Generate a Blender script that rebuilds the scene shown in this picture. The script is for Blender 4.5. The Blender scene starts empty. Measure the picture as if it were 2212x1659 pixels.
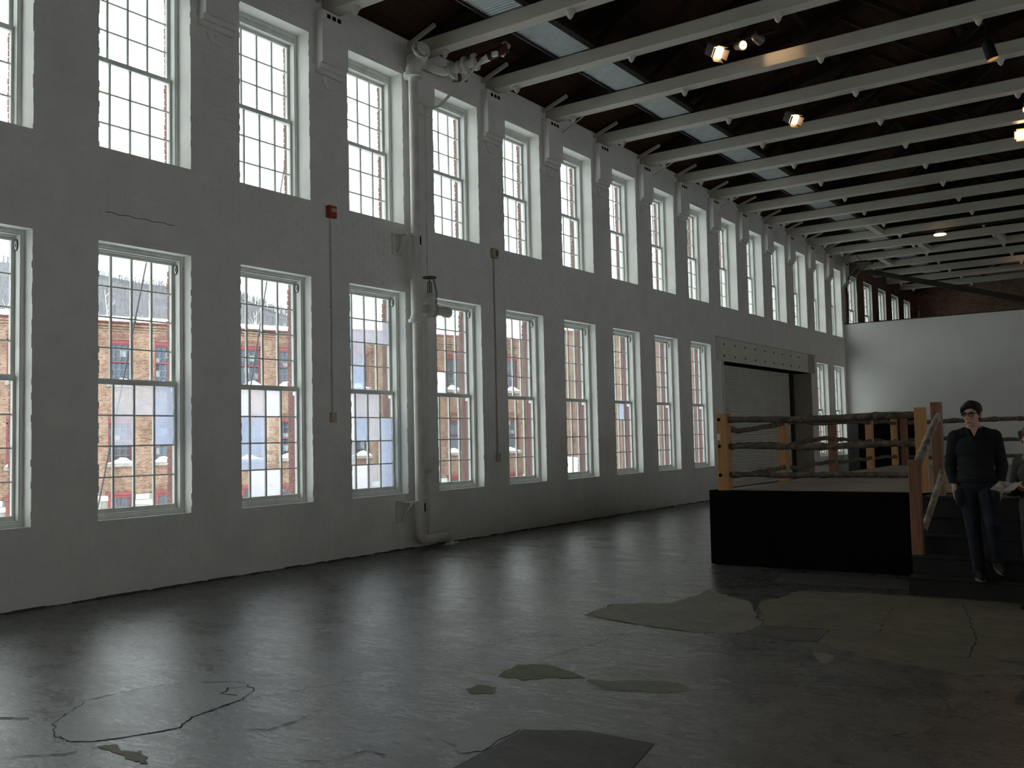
import bpy, bmesh, math, random
from mathutils import Vector, Matrix, noise
random.seed(7)
SC = bpy.context.scene
COL = SC.collection

# ---------------------------------------------------------------- camera, sky, exposure
CAM = Vector((9.6104, 0.0, 1.6))
def set_camera():
    yaw, pitch, roll, f = 0.6065, 0.0578, -0.0224, 2076.64
    d = Vector((-math.sin(yaw)*math.cos(pitch), math.cos(yaw)*math.cos(pitch), math.sin(pitch)))
    r = Vector((math.cos(yaw), math.sin(yaw), 0)); u = r.cross(d)
    c, s = math.cos(roll), math.sin(roll)
    r2 = r*c + u*s; u2 = u*c - r*s
    m = Matrix((r2, u2, -d)).transposed().to_4x4(); m.translation = CAM
    cd = bpy.data.cameras.new('camera'); co = bpy.data.objects.new('camera', cd)
    COL.objects.link(co); co.matrix_world = m
    cd.sensor_width = 36.0; cd.lens = f/2212*36.0; cd.clip_end = 3000; cd.clip_start = 0.05
    SC.camera = co
set_camera()
w = bpy.data.worlds.new('overcast_sky'); SC.world = w; w.use_nodes = True
nt = w.node_tree; nt.nodes.clear()
out = nt.nodes.new('ShaderNodeOutputWorld'); bg = nt.nodes.new('ShaderNodeBackground')
tc = nt.nodes.new('ShaderNodeTexCoord'); sx = nt.nodes.new('ShaderNodeSeparateXYZ')
mr = nt.nodes.new('ShaderNodeMapRange')
mr.inputs['From Min'].default_value = 0; mr.inputs['From Max'].default_value = 1
mr.inputs['To Min'].default_value = 0.75; mr.inputs['To Max'].default_value = 1.15
nt.links.new(tc.outputs['Generated'], sx.inputs[0]); nt.links.new(sx.outputs['Z'], mr.inputs['Value'])
SKY = 4.9
mu = nt.nodes.new('ShaderNodeMath'); mu.operation = 'MULTIPLY'; mu.inputs[1].default_value = SKY
nt.links.new(mr.outputs[0], mu.inputs[0]); nt.links.new(mu.outputs[0], bg.inputs['Strength'])
bg.inputs['Color'].default_value = (0.95, 0.985, 1.0, 1)
nt.links.new(bg.outputs[0], out.inputs[0])
vs = SC.view_settings
SC.display_settings.display_device = 'sRGB'
vs.view_transform = 'Standard'; vs.look = 'None'; vs.gamma = 1.0; vs.use_curve_mapping = False
vs.exposure = 0.0
SC.cycles.use_denoising = True
SC.cycles.max_bounces = 10; SC.cycles.diffuse_bounces = 6; SC.cycles.glossy_bounces = 4
SC.cycles.transparent_max_bounces = 16
SC.cycles.sample_clamp_indirect = 4.0

# ---------------------------------------------------------------- materials
def new_mat(name):
    m = bpy.data.materials.new(name); m.use_nodes = True
    t = m.node_tree; t.nodes.clear()
    o = t.nodes.new('ShaderNodeOutputMaterial'); b = t.nodes.new('ShaderNodeBsdfPrincipled')
    t.links.new(b.outputs[0], o.inputs[0])
    return m, t, b
def ramp(t, src, stops):
    r = t.nodes.new('ShaderNodeValToRGB'); t.links.new(src, r.inputs[0])
    e = r.color_ramp.elements
    while len(e) < len(stops): e.new(0.5)
    for k, (p, c) in enumerate(stops):
        e[k].position = p; e[k].color = (c[0], c[1], c[2], 1) if not isinstance(c, (int, float)) else (c, c, c, 1)
    return r.outputs[0]
def nz(t, scale, detail=4, rough=0.55, sc=(1, 1, 1), rot=(0, 0, 0), dist=0.0):
    c = t.nodes.new('ShaderNodeTexCoord'); mp = t.nodes.new('ShaderNodeMapping')
    mp.inputs['Scale'].default_value = sc; mp.inputs['Rotation'].default_value = rot
    t.links.new(c.outputs['Object'], mp.inputs[0])
    n = t.nodes.new('ShaderNodeTexNoise'); n.inputs['Scale'].default_value = scale
    n.inputs['Detail'].default_value = detail; n.inputs['Roughness'].default_value = rough
    n.inputs['Distortion'].default_value = dist
    t.links.new(mp.outputs[0], n.inputs['Vector'])
    return n.outputs[0]
def mix(t, a, b, f, mode='MIX'):
    m = t.nodes.new('ShaderNodeMix'); m.data_type = 'RGBA'; m.blend_type = mode
    for s, v in ((m.inputs[0], f), (m.inputs[6], a), (m.inputs[7], b)):
        if hasattr(v, 'is_linked') or hasattr(v, 'node'): t.links.new(v, s)
        elif isinstance(v, (int, float)): s.default_value = v
        else: s.default_value = (v[0], v[1], v[2], 1)
    return m.outputs[2]
def bump(t, b, src, strength=0.3, dist=0.01):
    n = t.nodes.new('ShaderNodeBump'); n.inputs['Strength'].default_value = strength
    n.inputs['Distance'].default_value = dist
    t.links.new(src, n.inputs['Height']); t.links.new(n.outputs[0], b.inputs['Normal'])
def simple(name, c1, c2=None, scale=6, rough=0.6, metal=0.0, spec=0.4, b_str=0.0, sc=(1, 1, 1), detail=4, bscale=None):
    m, t, b = new_mat(name)
    c2 = c2 or tuple(x*0.85 for x in c1)
    n = nz(t, scale, detail, sc=sc)
    t.links.new(ramp(t, n, [(0.35, c2), (0.65, c1)]), b.inputs['Base Color'])
    b.inputs['Roughness'].default_value = rough; b.inputs['Metallic'].default_value = metal
    b.inputs['Specular IOR Level'].default_value = spec
    if b_str: bump(t, b, nz(t, bscale or scale*4, 5, sc=sc), b_str, 0.01)
    return m
M = {}
M['wall'] = simple('white_painted_brick', (0.80, 0.79, 0.745), (0.74, 0.73, 0.69), 3.0, 0.62, 0, 0.25, 0.25, bscale=40)
M['plaster'] = simple('white_plaster_partition', (0.76, 0.755, 0.73), (0.72, 0.715, 0.69), 1.2, 0.7, 0, 0.2, 0.15, bscale=30)
M['trim'] = simple('white_window_paint', (0.72, 0.73, 0.69), (0.62, 0.63, 0.59), 8.0, 0.5, 0, 0.35, 0.06, sc=(1, 1, 0.3))
M['beam'] = simple('white_beam_paint', (0.56, 0.53, 0.455), (0.47, 0.44, 0.375), 2.5, 0.65, 0, 0.25, 0.1, sc=(0.3, 1, 1))
M['pipe'] = simple('white_pipe_paint', (0.70, 0.68, 0.62), (0.60, 0.58, 0.52), 5, 0.5, 0, 0.4, 0.06)
M['dark_wood'] = simple('dark_roof_timber', (0.028, 0.018, 0.013), (0.012, 0.009, 0.007), 3, 0.8, 0, 0.15, 0.1, sc=(0.3, 3, 1))
M['deck'] = simple('brown_roof_boards', (0.052, 0.025, 0.016), (0.024, 0.013, 0.009), 2.0, 0.8, 0, 0.1, 0.1, sc=(6, 0.3, 1))
M['galv'] = simple('galvanised_sheet', (0.44, 0.475, 0.48), (0.36, 0.39, 0.395), 4, 0.42, 0.55, 0.5)
M['steel_dark'] = simple('dark_steel', (0.03, 0.028, 0.027), (0.02, 0.019, 0.018), 5, 0.55, 0.3, 0.4)
M['black_cloth'] = simple('black_skirt_cloth', (0.006, 0.006, 0.006), (0.004, 0.004, 0.004), 6, 0.95, 0, 0.05)
M['black_paint'] = simple('black_step_paint', (0.018, 0.017, 0.016), (0.012, 0.011, 0.010), 5, 0.7, 0, 0.3)
M['charcoal'] = simple('charcoal_booth_sheen', (0.035, 0.036, 0.038), (0.025, 0.026, 0.028), 4, 0.6, 0, 0.3)
M['post_wood'] = simple('pale_fir_post', (0.50, 0.27, 0.105), (0.38, 0.19, 0.07), 3, 0.6, 0, 0.3, 0.05, sc=(14, 14, 0.8))
M['post_red'] = simple('reddish_fir_post', (0.26, 0.125, 0.07), (0.18, 0.08, 0.045), 3, 0.6, 0, 0.3, 0.05, sc=(14, 14, 0.8))
M['bark'] = simple('grey_brown_bark', (0.17, 0.135, 0.105), (0.06, 0.048, 0.038), 14, 0.85, 0, 0.2, 0.6, sc=(1, 1, 1), bscale=40)
M['bark_pale'] = simple('pale_peeled_bark', (0.40, 0.35, 0.29), (0.13, 0.10, 0.08), 12, 0.8, 0, 0.2, 0.5, bscale=40)
M['cut_wood'] = simple('cut_branch_end', (0.55, 0.36, 0.18), (0.42, 0.26, 0.12), 30, 0.7)
M['crack'] = simple('dark_crack', (0.03, 0.028, 0.026), None, 8, 0.9, 0, 0.1)
M['hole'] = simple('dark_hole', (0.012, 0.008, 0.006), None, 5, 0.9, 0, 0.1)
M['mat'] = simple('ring_floor_boards', (0.25, 0.205, 0.175), (0.19, 0.15, 0.125), 2.5, 0.65, 0, 0.25, 0.05, sc=(0.4, 8, 1))
M['paper'] = simple('cream_paper', (0.80, 0.68, 0.52), (0.76, 0.64, 0.48), 5, 0.8)
M['red_box'] = simple('red_enamel', (0.40, 0.035, 0.03), (0.33, 0.03, 0.025), 8, 0.4)
M['beige'] = simple('beige_enamel', (0.52, 0.47, 0.36), (0.45, 0.40, 0.30), 8, 0.5)
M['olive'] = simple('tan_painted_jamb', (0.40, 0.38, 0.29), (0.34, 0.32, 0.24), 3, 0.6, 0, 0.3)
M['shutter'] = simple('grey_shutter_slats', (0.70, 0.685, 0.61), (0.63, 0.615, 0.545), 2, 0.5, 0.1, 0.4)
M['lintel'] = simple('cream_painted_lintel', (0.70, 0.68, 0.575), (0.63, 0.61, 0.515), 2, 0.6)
M['bar_grey'] = simple('weathered_grey_bars', (0.17, 0.165, 0.165), (0.12, 0.12, 0.12), 5, 0.8)
M['snow'] = simple('snow', (0.93, 0.95, 0.98), (0.88, 0.90, 0.94), 3, 0.7, 0, 0.3, 0.1)
M['red_trim'] = simple('weathered_red_paint', (0.22, 0.055, 0.06), (0.17, 0.045, 0.048), 5, 0.6)
M['red_dark'] = simple('dark_red_brick_mould', (0.13, 0.026, 0.032), (0.09, 0.02, 0.024), 5, 0.6)
M['stone'] = simple('pale_foundation_stone', (0.52, 0.53, 0.50), (0.36, 0.37, 0.35), 1.6, 0.8, 0, 0.2, 0.5, bscale=5)
M['sill_stone'] = simple('stained_sill_stone', (0.30, 0.28, 0.25), (0.17, 0.16, 0.14), 3, 0.8)
M['knob'] = simple('white_porcelain', (0.75, 0.74, 0.70), None, 5, 0.3, 0, 0.5)
M['dark_iron'] = simple('dark_iron', (0.06, 0.05, 0.045), (0.03, 0.027, 0.025), 10, 0.6, 0.4)
M['brass'] = simple('tarnished_brass', (0.16, 0.12, 0.06), (0.09, 0.07, 0.04), 12, 0.5, 0.5)
M['pipe_red'] = simple('dark_red_pipe', (0.07, 0.012, 0.011), (0.05, 0.010, 0.010), 5, 0.5)
M['skin'] = simple('skin', (0.50, 0.30, 0.22), (0.46, 0.26, 0.19), 10, 0.55)
M['lip'] = simple('lip', (0.36, 0.16, 0.13), None, 10, 0.5)
M['hair'] = simple('dark_brown_hair', (0.018, 0.012, 0.009), (0.008, 0.006, 0.005), 30, 0.6, 0, 0.3, 0.5, sc=(1, 1, 0.3))
M['hair_light'] = simple('brown_hair', (0.10, 0.06, 0.035), (0.05, 0.03, 0.02), 30, 0.6, 0, 0.3, 0.5, sc=(1, 1, 0.2))
M['sweater'] = simple('black_sweater', (0.022, 0.023, 0.024), (0.013, 0.0135, 0.014), 5, 0.9, 0, 0.15, 0.3, bscale=60)
M['jeans'] = simple('dark_blue_jeans', (0.026, 0.031, 0.042), (0.012, 0.015, 0.021), 6, 0.85, 0, 0.15, 0.3, bscale=50)
M['jacket'] = simple('dark_olive_jacket', (0.035, 0.034, 0.026), (0.022, 0.021, 0.016), 6, 0.85)
M['scarf'] = simple('grey_knit_scarf', (0.22, 0.22, 0.21), (0.13, 0.13, 0.125), 20, 0.9, 0, 0.1, 0.5, bscale=60)
M['leather'] = simple('black_leather', (0.012, 0.011, 0.010), None, 8, 0.75, 0, 0.2)
M['sole'] = simple('pale_rubber_sole', (0.13, 0.12, 0.11), None, 8, 0.7)
M['glasses'] = simple('black_plastic', (0.01, 0.01, 0.01), None, 8, 0.3, 0, 0.5)
M['eye'] = simple('eye', (0.25, 0.2, 0.18), (0.04, 0.03, 0.03), 40, 0.2)
M['cable'] = simple('grey_steel_cable', (0.10, 0.10, 0.105), None, 5, 0.5)
M['lamp_body'] = simple('grey_lamp_housing', (0.22, 0.21, 0.20), (0.16, 0.15, 0.145), 8, 0.5, 0.4)

def glass_mat(name, haze=0.0, tint=(0.93, 0.96, 0.95), hz=(0.36, 0.38, 0.43)):
    m = bpy.data.materials.new(name); m.use_nodes = True; t = m.node_tree; t.nodes.clear()
    o = t.nodes.new('ShaderNodeOutputMaterial'); tr = t.nodes.new('ShaderNodeBsdfTransparent')
    tr.inputs[0].default_value = (*tint, 1)
    gl = t.nodes.new('ShaderNodeBsdfGlossy'); gl.inputs['Roughness'].default_value = 0.02
    fr = t.nodes.new('ShaderNodeFresnel'); fr.inputs[0].default_value = 1.45
    mx = t.nodes.new('ShaderNodeMixShader')
    mm = t.nodes.new('ShaderNodeMath'); mm.operation = 'MULTIPLY'; mm.inputs[1].default_value = 0.5
    t.links.new(fr.outputs[0], mm.inputs[0]); t.links.new(mm.outputs[0], mx.inputs[0])
    t.links.new(tr.outputs[0], mx.inputs[1]); t.links.new(gl.outputs[0], mx.inputs[2])
    last = mx.outputs[0]
    if haze:
        tl = t.nodes.new('ShaderNodeBsdfTranslucent'); tl.inputs[0].default_value = (*hz, 1)
        m2 = t.nodes.new('ShaderNodeMixShader')
        f = nz(t, 5, 3, dist=0.5)
        r = t.nodes.new('ShaderNodeMapRange'); r.inputs['From Min'].default_value = 0.3; r.inputs['From Max'].default_value = 0.7
        r.inputs['To Min'].default_value = haze*0.6; r.inputs['To Max'].default_value = min(1, haze*1.3)
        t.links.new(f, r.inputs['Value']); t.links.new(r.outputs[0], m2.inputs[0])
        t.links.new(last, m2.inputs[1]); t.links.new(tl.outputs[0], m2.inputs[2]); last = m2.outputs[0]
    t.links.new(last, o.inputs[0]); return m
M['glass'] = glass_mat('window_glass')
M['haze1'] = glass_mat('lightly_fogged_glass', 0.30)
M['haze2'] = glass_mat('blue_fogged_glass', 0.50, hz=(0.30, 0.345, 0.43))
M['haze3'] = glass_mat('white_fogged_glass', 0.75, hz=(0.50, 0.51, 0.53))

def brick_mat(name, c1, c2, mortar, scale=1.0):
    m, t, b = new_mat(name)
    c = t.nodes.new('ShaderNodeTexCoord')
    sp = t.nodes.new('ShaderNodeSeparateXYZ'); t.links.new(c.outputs['Object'], sp.inputs[0])
    ad = t.nodes.new('ShaderNodeMath'); ad.operation = 'ADD'
    t.links.new(sp.outputs[0], ad.inputs[0]); t.links.new(sp.outputs[1], ad.inputs[1])
    cb = t.nodes.new('ShaderNodeCombineXYZ'); t.links.new(ad.outputs[0], cb.inputs[0]); t.links.new(sp.outputs[2], cb.inputs[1])
    bt = t.nodes.new('ShaderNodeTexBrick'); bt.inputs['Scale'].default_value = scale
    bt.inputs['Brick Width'].default_value = 0.215; bt.inputs['Row Height'].default_value = 0.076
    bt.inputs['Mortar Size'].default_value = 0.010; bt.inputs['Bias'].default_value = 0.0
    bt.inputs['Color1'].default_value = (*c1, 1); bt.inputs['Color2'].default_value = (*c2, 1); bt.inputs['Mortar'].default_value = (*mortar, 1)
    t.links.new(cb.outputs[0], bt.inputs['Vector'])
    n = nz(t, 0.9, 6, 0.65)
    st = ramp(t, n, [(0.30, (0.62, 0.58, 0.56)), (0.55, (1, 1, 1)), (0.8, (1.0, 1.0, 0.98))])
    n2 = nz(t, 7.0, 5, 0.7, sc=(1, 1, 2.2))
    col = mix(t, bt.outputs[0], st, 1.0, 'MULTIPLY')
    col = mix(t, col, ramp(t, n2, [(0.32, (0.55, 0.52, 0.52)), (0.50, (1, 1, 1)), (0.75, (1.3, 1.25, 1.2))]), 0.8, 'MULTIPLY')
    t.links.new(col, b.inputs['Base Color']); b.inputs['Roughness'].default_value = 0.85
    b.inputs['Specular IOR Level'].default_value = 0.15
    bump(t, b, bt.outputs['Fac'], -0.5, 0.01)
    return m
M['brick_far'] = brick_mat('tan_mill_brick', (0.270, 0.175, 0.125), (0.165, 0.088, 0.062), (0.255, 0.205, 0.165))
M['brick_brown'] = brick_mat('bare_brown_brick', (0.34, 0.22, 0.155), (0.26, 0.16, 0.11), (0.36, 0.29, 0.23))
M['brick_red'] = simple('red_outer_brick', (0.20, 0.105, 0.09), (0.13, 0.065, 0.058), 6, 0.85, 0, 0.15)
M['mortar'] = simple('grey_mortar', (0.20, 0.175, 0.155), None, 10, 0.9, 0, 0.1)

def far_pane(name, c, rough=0.08):
    m, t, b = new_mat(name)
    n = nz(t, 2.2, 3, 0.5, dist=1.5)
    t.links.new(ramp(t, n, [(0.42, (c[0]*0.5, c[1]*0.5, c[2]*0.5)), (0.6, c)]), b.inputs['Base Color'])
    b.inputs['Roughness'].default_value = rough; b.inputs['Specular IOR Level'].default_value = 0.45
    return m
M['pane_dark'] = far_pane('old_dark_pane', (0.075, 0.08, 0.10))
M['pane_blue'] = far_pane('blue_grey_pane', (0.13, 0.15, 0.20))
M['pane_pale'] = far_pane('frosty_pane', (0.30, 0.32, 0.33), 0.4)
def emit(name, c, s):
    m = bpy.data.materials.new(name); m.use_nodes = True; t = m.node_tree; t.nodes.clear()
    o = t.nodes.new('ShaderNodeOutputMaterial'); e = t.nodes.new('ShaderNodeEmission')
    e.inputs[0].default_value = (*c, 1); e.inputs[1].default_value = s; t.links.new(e.outputs[0], o.inputs[0]); return m
M['lamp_glow'] = emit('lit_lamp_lens', (1.0, 0.62, 0.28), 14)

# floor: worn sealed concrete
def floor_mat(name, base, dark, light, r0, r1, glossy=0.5, chips=True):
    m, t, b = new_mat(name)
    big = nz(t, 0.35, 5, 0.6)
    med = nz(t, 2.6, 9, 0.70, sc=(0.75, 1.25, 1), rot=(0, 0, 0.25), dist=0.8)
    fine = nz(t, 24, 7, 0.72, sc=(0.7, 1.3, 1), rot=(0, 0, 0.3), dist=0.3)
    c0 = ramp(t, big, [(0.36, dark), (0.66, base)])
    c1 = mix(t, c0, ramp(t, med, [(0.34, dark), (0.5, base), (0.72, light)]), 0.6)
    c2 = mix(t, c1, ramp(t, fine, [(0.30, (0.30, 0.30, 0.30)), (0.45, (1, 1, 1)), (0.70, (1.2, 1.2, 1.17)), (0.78, (1.7, 1.7, 1.65))]), 0.85, 'MULTIPLY')
    col = c2
    if chips:
        ch = nz(t, 9.0, 4, 0.6, sc=(0.85, 1.5, 1), rot=(0, 0, 0.15), dist=0.5)
        col = mix(t, col, (0.022, 0.020, 0.018), ramp(t, ch, [(0.345, 1.0), (0.365, 0.0)]))
        st = nz(t, 0.9, 6, 0.7, sc=(0.8, 1.2, 1), dist=1.2)
        col = mix(t, col, (0.14, 0.125, 0.09), ramp(t, st, [(0.62, 0.0), (0.70, 0.55)]))
    t.links.new(col, b.inputs['Base Color'])
    rr = t.nodes.new('ShaderNodeMapRange'); rr.inputs['From Min'].default_value = 0.32; rr.inputs['From Max'].default_value = 0.66
    rr.inputs['To Min'].default_value = r0; rr.inputs['To Max'].default_value = r1
    rn = mix(t, nz(t, 2.2, 6, 0.7, sc=(0.7, 1.3, 1), rot=(0, 0, 0.2), dist=0.6), nz(t, 16, 8, 0.75, sc=(0.6, 1.4, 1), rot=(0, 0, 0.2), dist=0.5), 0.5)
    t.links.new(rn, rr.inputs['Value'])
    t.links.new(rr.outputs[0], b.inputs['Roughness'])
    b.inputs['Specular IOR Level'].default_value = glossy
    bump(t, b, mix(t, fine, med, 0.4), 0.40, 0.009)
    return m
M['floor'] = floor_mat('worn_sealed_concrete', (0.086, 0.084, 0.079), (0.040, 0.0395, 0.038), (0.15, 0.147, 0.138), 0.13, 0.44, 0.5)
M['patch_pale'] = floor_mat('pale_concrete_repair', (0.17, 0.155, 0.125), (0.12, 0.11, 0.09), (0.22, 0.20, 0.16), 0.5, 0.8, 0.3, False)
M['patch_grey'] = floor_mat('grey_concrete_repair', (0.082, 0.082, 0.079), (0.055, 0.055, 0.053), (0.12, 0.12, 0.114), 0.22, 0.42, 0.5, False)
M['patch_dark'] = floor_mat('dark_floor_plate', (0.062, 0.061, 0.057), (0.045, 0.044, 0.041), (0.085, 0.083, 0.078), 0.45, 0.75, 0.4, False)
M['patch_olive'] = floor_mat('olive_concrete_repair', (0.125, 0.115, 0.075), (0.07, 0.065, 0.046), (0.19, 0.17, 0.11), 0.5, 0.8, 0.3, False)

# ---------------------------------------------------------------- mesh helpers
class MB:
    def __init__(s): s.v = []; s.f = []; s.mi = []; s.cur = 0
    def quad(s, *p):
        n = len(s.v); s.v += [tuple(q) for q in p]; s.f.append(tuple(range(n, n+len(p)))); s.mi.append(s.cur); return s
    def box(s, x0, x1, y0, y1, z0, z1, skip=''):
        n = len(s.v)
        s.v += [(x0,y0,z0),(x1,y0,z0),(x1,y1,z0),(x0,y1,z0),(x0,y0,z1),(x1,y0,z1),(x1,y1,z1),(x0,y1,z1)]
        for k, q in (('b',(0,3,2,1)),('t',(4,5,6,7)),('f',(0,1,5,4)),('r',(1,2,6,5)),('k',(2,3,7,6)),('l',(3,0,4,7))):
            if k not in skip: s.f.append(tuple(n+i for i in q)); s.mi.append(s.cur)
        return s
    def bev(s, x0, x1, y0, y1, z0, z1, b=0.006):   # box with chamfered vertical/horizontal edges
        bm = bmesh.new(); bmesh.ops.create_cube(bm, size=1)
        for v in bm.verts: v.co = Vector(((x0+x1)/2+v.co.x*(x1-x0), (y0+y1)/2+v.co.y*(y1-y0), (z0+z1)/2+v.co.z*(z1-z0)))
        bmesh.ops.bevel(bm, geom=bm.edges[:], offset=b, segments=1, affect='EDGES', profile=0.5)
        s.addbm(bm); bm.free(); return s
    def addbm(s, bm):
        n = len(s.v); bm.verts.index_update()
        s.v += [tuple(v.co) for v in bm.verts]
        for f in bm.faces: s.f.append(tuple(n+v.index for v in f.verts)); s.mi.append(s.cur)
        return s
    def obar(s, a, b, w, h, up=(0,0,1)):           # oriented box from a to b
        a = Vector(a); b = Vector(b); d = (b-a).normalized(); u = Vector(up)
        r = d.cross(u); r = r.normalized() if r.length > 1e-6 else Vector((1,0,0)); u = r.cross(d)
        n = len(s.v)
        for p in (a, b):
            for i, j in ((-1,-1),(1,-1),(1,1),(-1,1)): s.v.append(tuple(p + r*(i*w/2) + u*(j*h/2)))
        for q in ((3,2,1,0),(4,5,6,7),(0,1,5,4),(1,2,6,5),(2,3,7,6),(3,0,4,7)): s.f.append(tuple(n+i for i in q)); s.mi.append(s.cur)
        return s
    def tube(s, pts, r, n=12, caps=True):
        pts = [Vector(p) for p in pts]; rs = r if isinstance(r, (list, tuple)) else [r]*len(pts)
        base = len(s.v); prev = None
        for k, p in enumerate(pts):
            d = (pts[min(k+1, len(pts)-1)] - pts[max(k-1, 0)]).normalized()
            if prev is None:
                a = Vector((0,0,1)) if abs(d.z) < 0.9 else Vector((1,0,0)); u = d.cross(a).normalized()
            else:
                u = (prev - d*prev.dot(d)).normalized()
            prev = u; vv = d.cross(u)
            for i in range(n):
                t = 2*math.pi*i/n; s.v.append(tuple(p + (u*math.cos(t) + vv*math.sin(t))*rs[k]))
        for k in range(len(pts)-1):
            for i in range(n):
                a = base+k*n+i; b = base+k*n+(i+1) % n; s.f.append((a, b, b+n, a+n)); s.mi.append(s.cur)
        if caps:
            s.f.append(tuple(base+i for i in reversed(range(n)))); s.mi.append(s.cur)
            e = base+(len(pts)-1)*n; s.f.append(tuple(e+i for i in range(n))); s.mi.append(s.cur)
        return s
    def ell(s, c, r, n=16, m=10, rot=None):
        base = len(s.v); c = Vector(c)
        R = rot.to_matrix() if rot is not None else None
        def add(x, y, z):
            q = Vector((x*r[0], y*r[1], z*r[2]))
            if R: q = R @ q
            s.v.append(tuple(c+q))
        add(0,0,-1)
        for j in range(1, m):
            ph = -math.pi/2 + math.pi*j/m
            for i in range(n):
                t = 2*math.pi*i/n; add(math.cos(ph)*math.cos(t), math.cos(ph)*math.sin(t), math.sin(ph))
        add(0,0,1); top = len(s.v)-1
        for i in range(n):
            s.f.append((base, base+1+(i+1) % n, base+1+i)); s.mi.append(s.cur)
            e = base+1+(m-2)*n; s.f.append((top, e+i, e+(i+1) % n)); s.mi.append(s.cur)
        for j in range(m-2):
            for i in range(n):
                a = base+1+j*n+i; b = base+1+j*n+(i+1) % n; s.f.append((a, b, b+n, a+n)); s.mi.append(s.cur)
        return s
    def prism(s, poly, axis, a, b):                # polygon (2D list) extruded along axis from a to b
        def P(p, h):
            return {'x': (h, p[0], p[1]), 'y': (p[0], h, p[1]), 'z': (p[0], p[1], h)}[axis]
        n = len(s.v); k = len(poly)
        s.v += [P(p, a) for p in poly] + [P(p, b) for p in poly]
        s.f.append(tuple(n+i for i in reversed(range(k)))); s.f.append(tuple(n+k+i for i in range(k))); s.mi += [s.cur]*2
        for i in range(k): s.f.append((n+i, n+(i+1) % k, n+k+(i+1) % k, n+k+i)); s.mi.append(s.cur)
        return s
    def mesh(s, name, mats, smooth=False):
        me = bpy.data.meshes.new(name); me.from_pydata(s.v, [], s.f)
        for m in (mats if isinstance(mats, (list, tuple)) else [mats]): me.materials.append(m)
        me.polygons.foreach_set('material_index', s.mi)
        if smooth: me.polygons.foreach_set('use_smooth', [True]*len(s.f))
        bm = bmesh.new(); bm.from_mesh(me); bmesh.ops.recalc_face_normals(bm, faces=bm.faces[:]); bm.to_mesh(me); bm.free()
        me.update()
        if smooth: 
            try: me.set_sharp_from_angle(angle=math.radians(50))
            except Exception: pass
        return me
    def build(s, name, mats, parent=None, smooth=False):
        """vertices are in world coordinates; the origin goes to the parent's place or the mesh's base"""
        if parent is not None: o = Vector(ORG[parent.name])
        else:
            xs = [p[0] for p in s.v]; ys = [p[1] for p in s.v]; zs = [p[2] for p in s.v]
            o = Vector(((min(xs)+max(xs))/2, (min(ys)+max(ys))/2, min(zs)))
        s.v = [(p[0]-o.x, p[1]-o.y, p[2]-o.z) for p in s.v]
        ob = bpy.data.objects.new(name, s.mesh(name, mats, smooth)); COL.objects.link(ob)
        if parent is not None: ob.parent = parent; ORG[ob.name] = tuple(o)
        else: ob.location = o; ORG[ob.name] = tuple(o)
        return ob
ORG = {}
def thing(name, loc, label=None, cat=None, group=None, kind=None):
    o = bpy.data.objects.new(name, None); COL.objects.link(o); o.location = loc; o.empty_display_size = 0.1
    ORG[o.name] = tuple(loc); return tag(o, label, cat, group, kind)
def tag(o, label=None, cat=None, group=None, kind=None):
    if label: o['label'] = label
    if cat: o['category'] = cat
    if group: o['group'] = group
    if kind: o['kind'] = kind
    return o
def copy_of(src, parent, loc=(0,0,0)):
    c = src.copy(); COL.objects.link(c); c.parent = parent; c.location = loc; return c

# ---------------------------------------------------------------- measured layout of the window wall
WW = 1.20                                   # window width
YR = {k: 5.2524+1.9332*k for k in range(-6, 10)}
YR.update({10: 24.60, 11: 26.55, 12: 28.50, 13: 30.46, 14: 32.42, 15: 34.34, 16: 36.36, 17: 38.5, 18: 40.65, 19: 42.8, 20: 44.95})
LO = (0.817, 3.879); UP = (4.927, 7.282)    # sill and head heights of the two rows
LOWS = [k for k in YR if k <= 9 or k in (14, 15)]
UPPS = list(YR)
Y_BACK, Y_END, X_R = -8.0, 46.3, 20.0
ROOF0, SLOPE = 7.87, 0.27
DOOR = (23.39, 30.65, 0.0, 3.50)
openings = []
for k in YR:
    y1 = YR[k]; y0 = y1-WW
    zs = []
    if k in LOWS: zs.append(LO)
    zs.append(UP)
    openings.append((y0, y1, zs))

# floor
fl = MB().box(-0.75, X_R+0.4, Y_BACK-0.4, Y_END+0.4, -0.3, 0.0).build('floor', M['floor']); tag(fl, kind='structure')
ORG['floor'] = tuple(fl.location)

# left wall: white inner masonry with openings
def wall_cells(mb, x0, x1, inset, zt=7.95):
    cuts = []
    for (y0, y1, zs) in openings: 
        if inset == 'outer':
            for (a, b) in zs:
                o = 0.045 if (a, b) == LO else 0.010
                cuts.append((y0-o, y1+o, [(a-0.0, b)]))
        else: cuts.append((y0, y1, zs))
    cuts.append((DOOR[0], DOOR[1], 'door'))
    uppers_over_door = [c for c in cuts if c[2] != 'door' and c[0] > DOOR[0]-0.2 and c[1] < DOOR[1]+0.5 and len(c[2]) == 1]
    ys = sorted({Y_BACK, Y_END} | {v for c in cuts for v in c[:2]})
    for a, b in zip(ys[:-1], ys[1:]):
        m = (a+b)/2; holes = []
        for c in cuts:
            if c[0] < m < c[1]: holes += [(DOOR[2], DOOR[3])] if c[2] == 'door' else list(c[2])
        holes.sort(); z = -0.02
        for h0, h1 in holes:
            if h0 > z: mb.box(x0, x1, a, b, z, h0)
            z = h1
        mb.box(x0, x1, a, b, z, zt)
wb = MB(); wall_cells(wb, -0.345, 0.0, 0.0)
wl = wb.build('wall_left', M['wall']); tag(wl, kind='structure')
ob = MB(); wall_cells(ob, -0.51, -0.346, 'outer')
o_ = ob.build('outer_brickwork', M['mortar'], wl)
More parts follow.
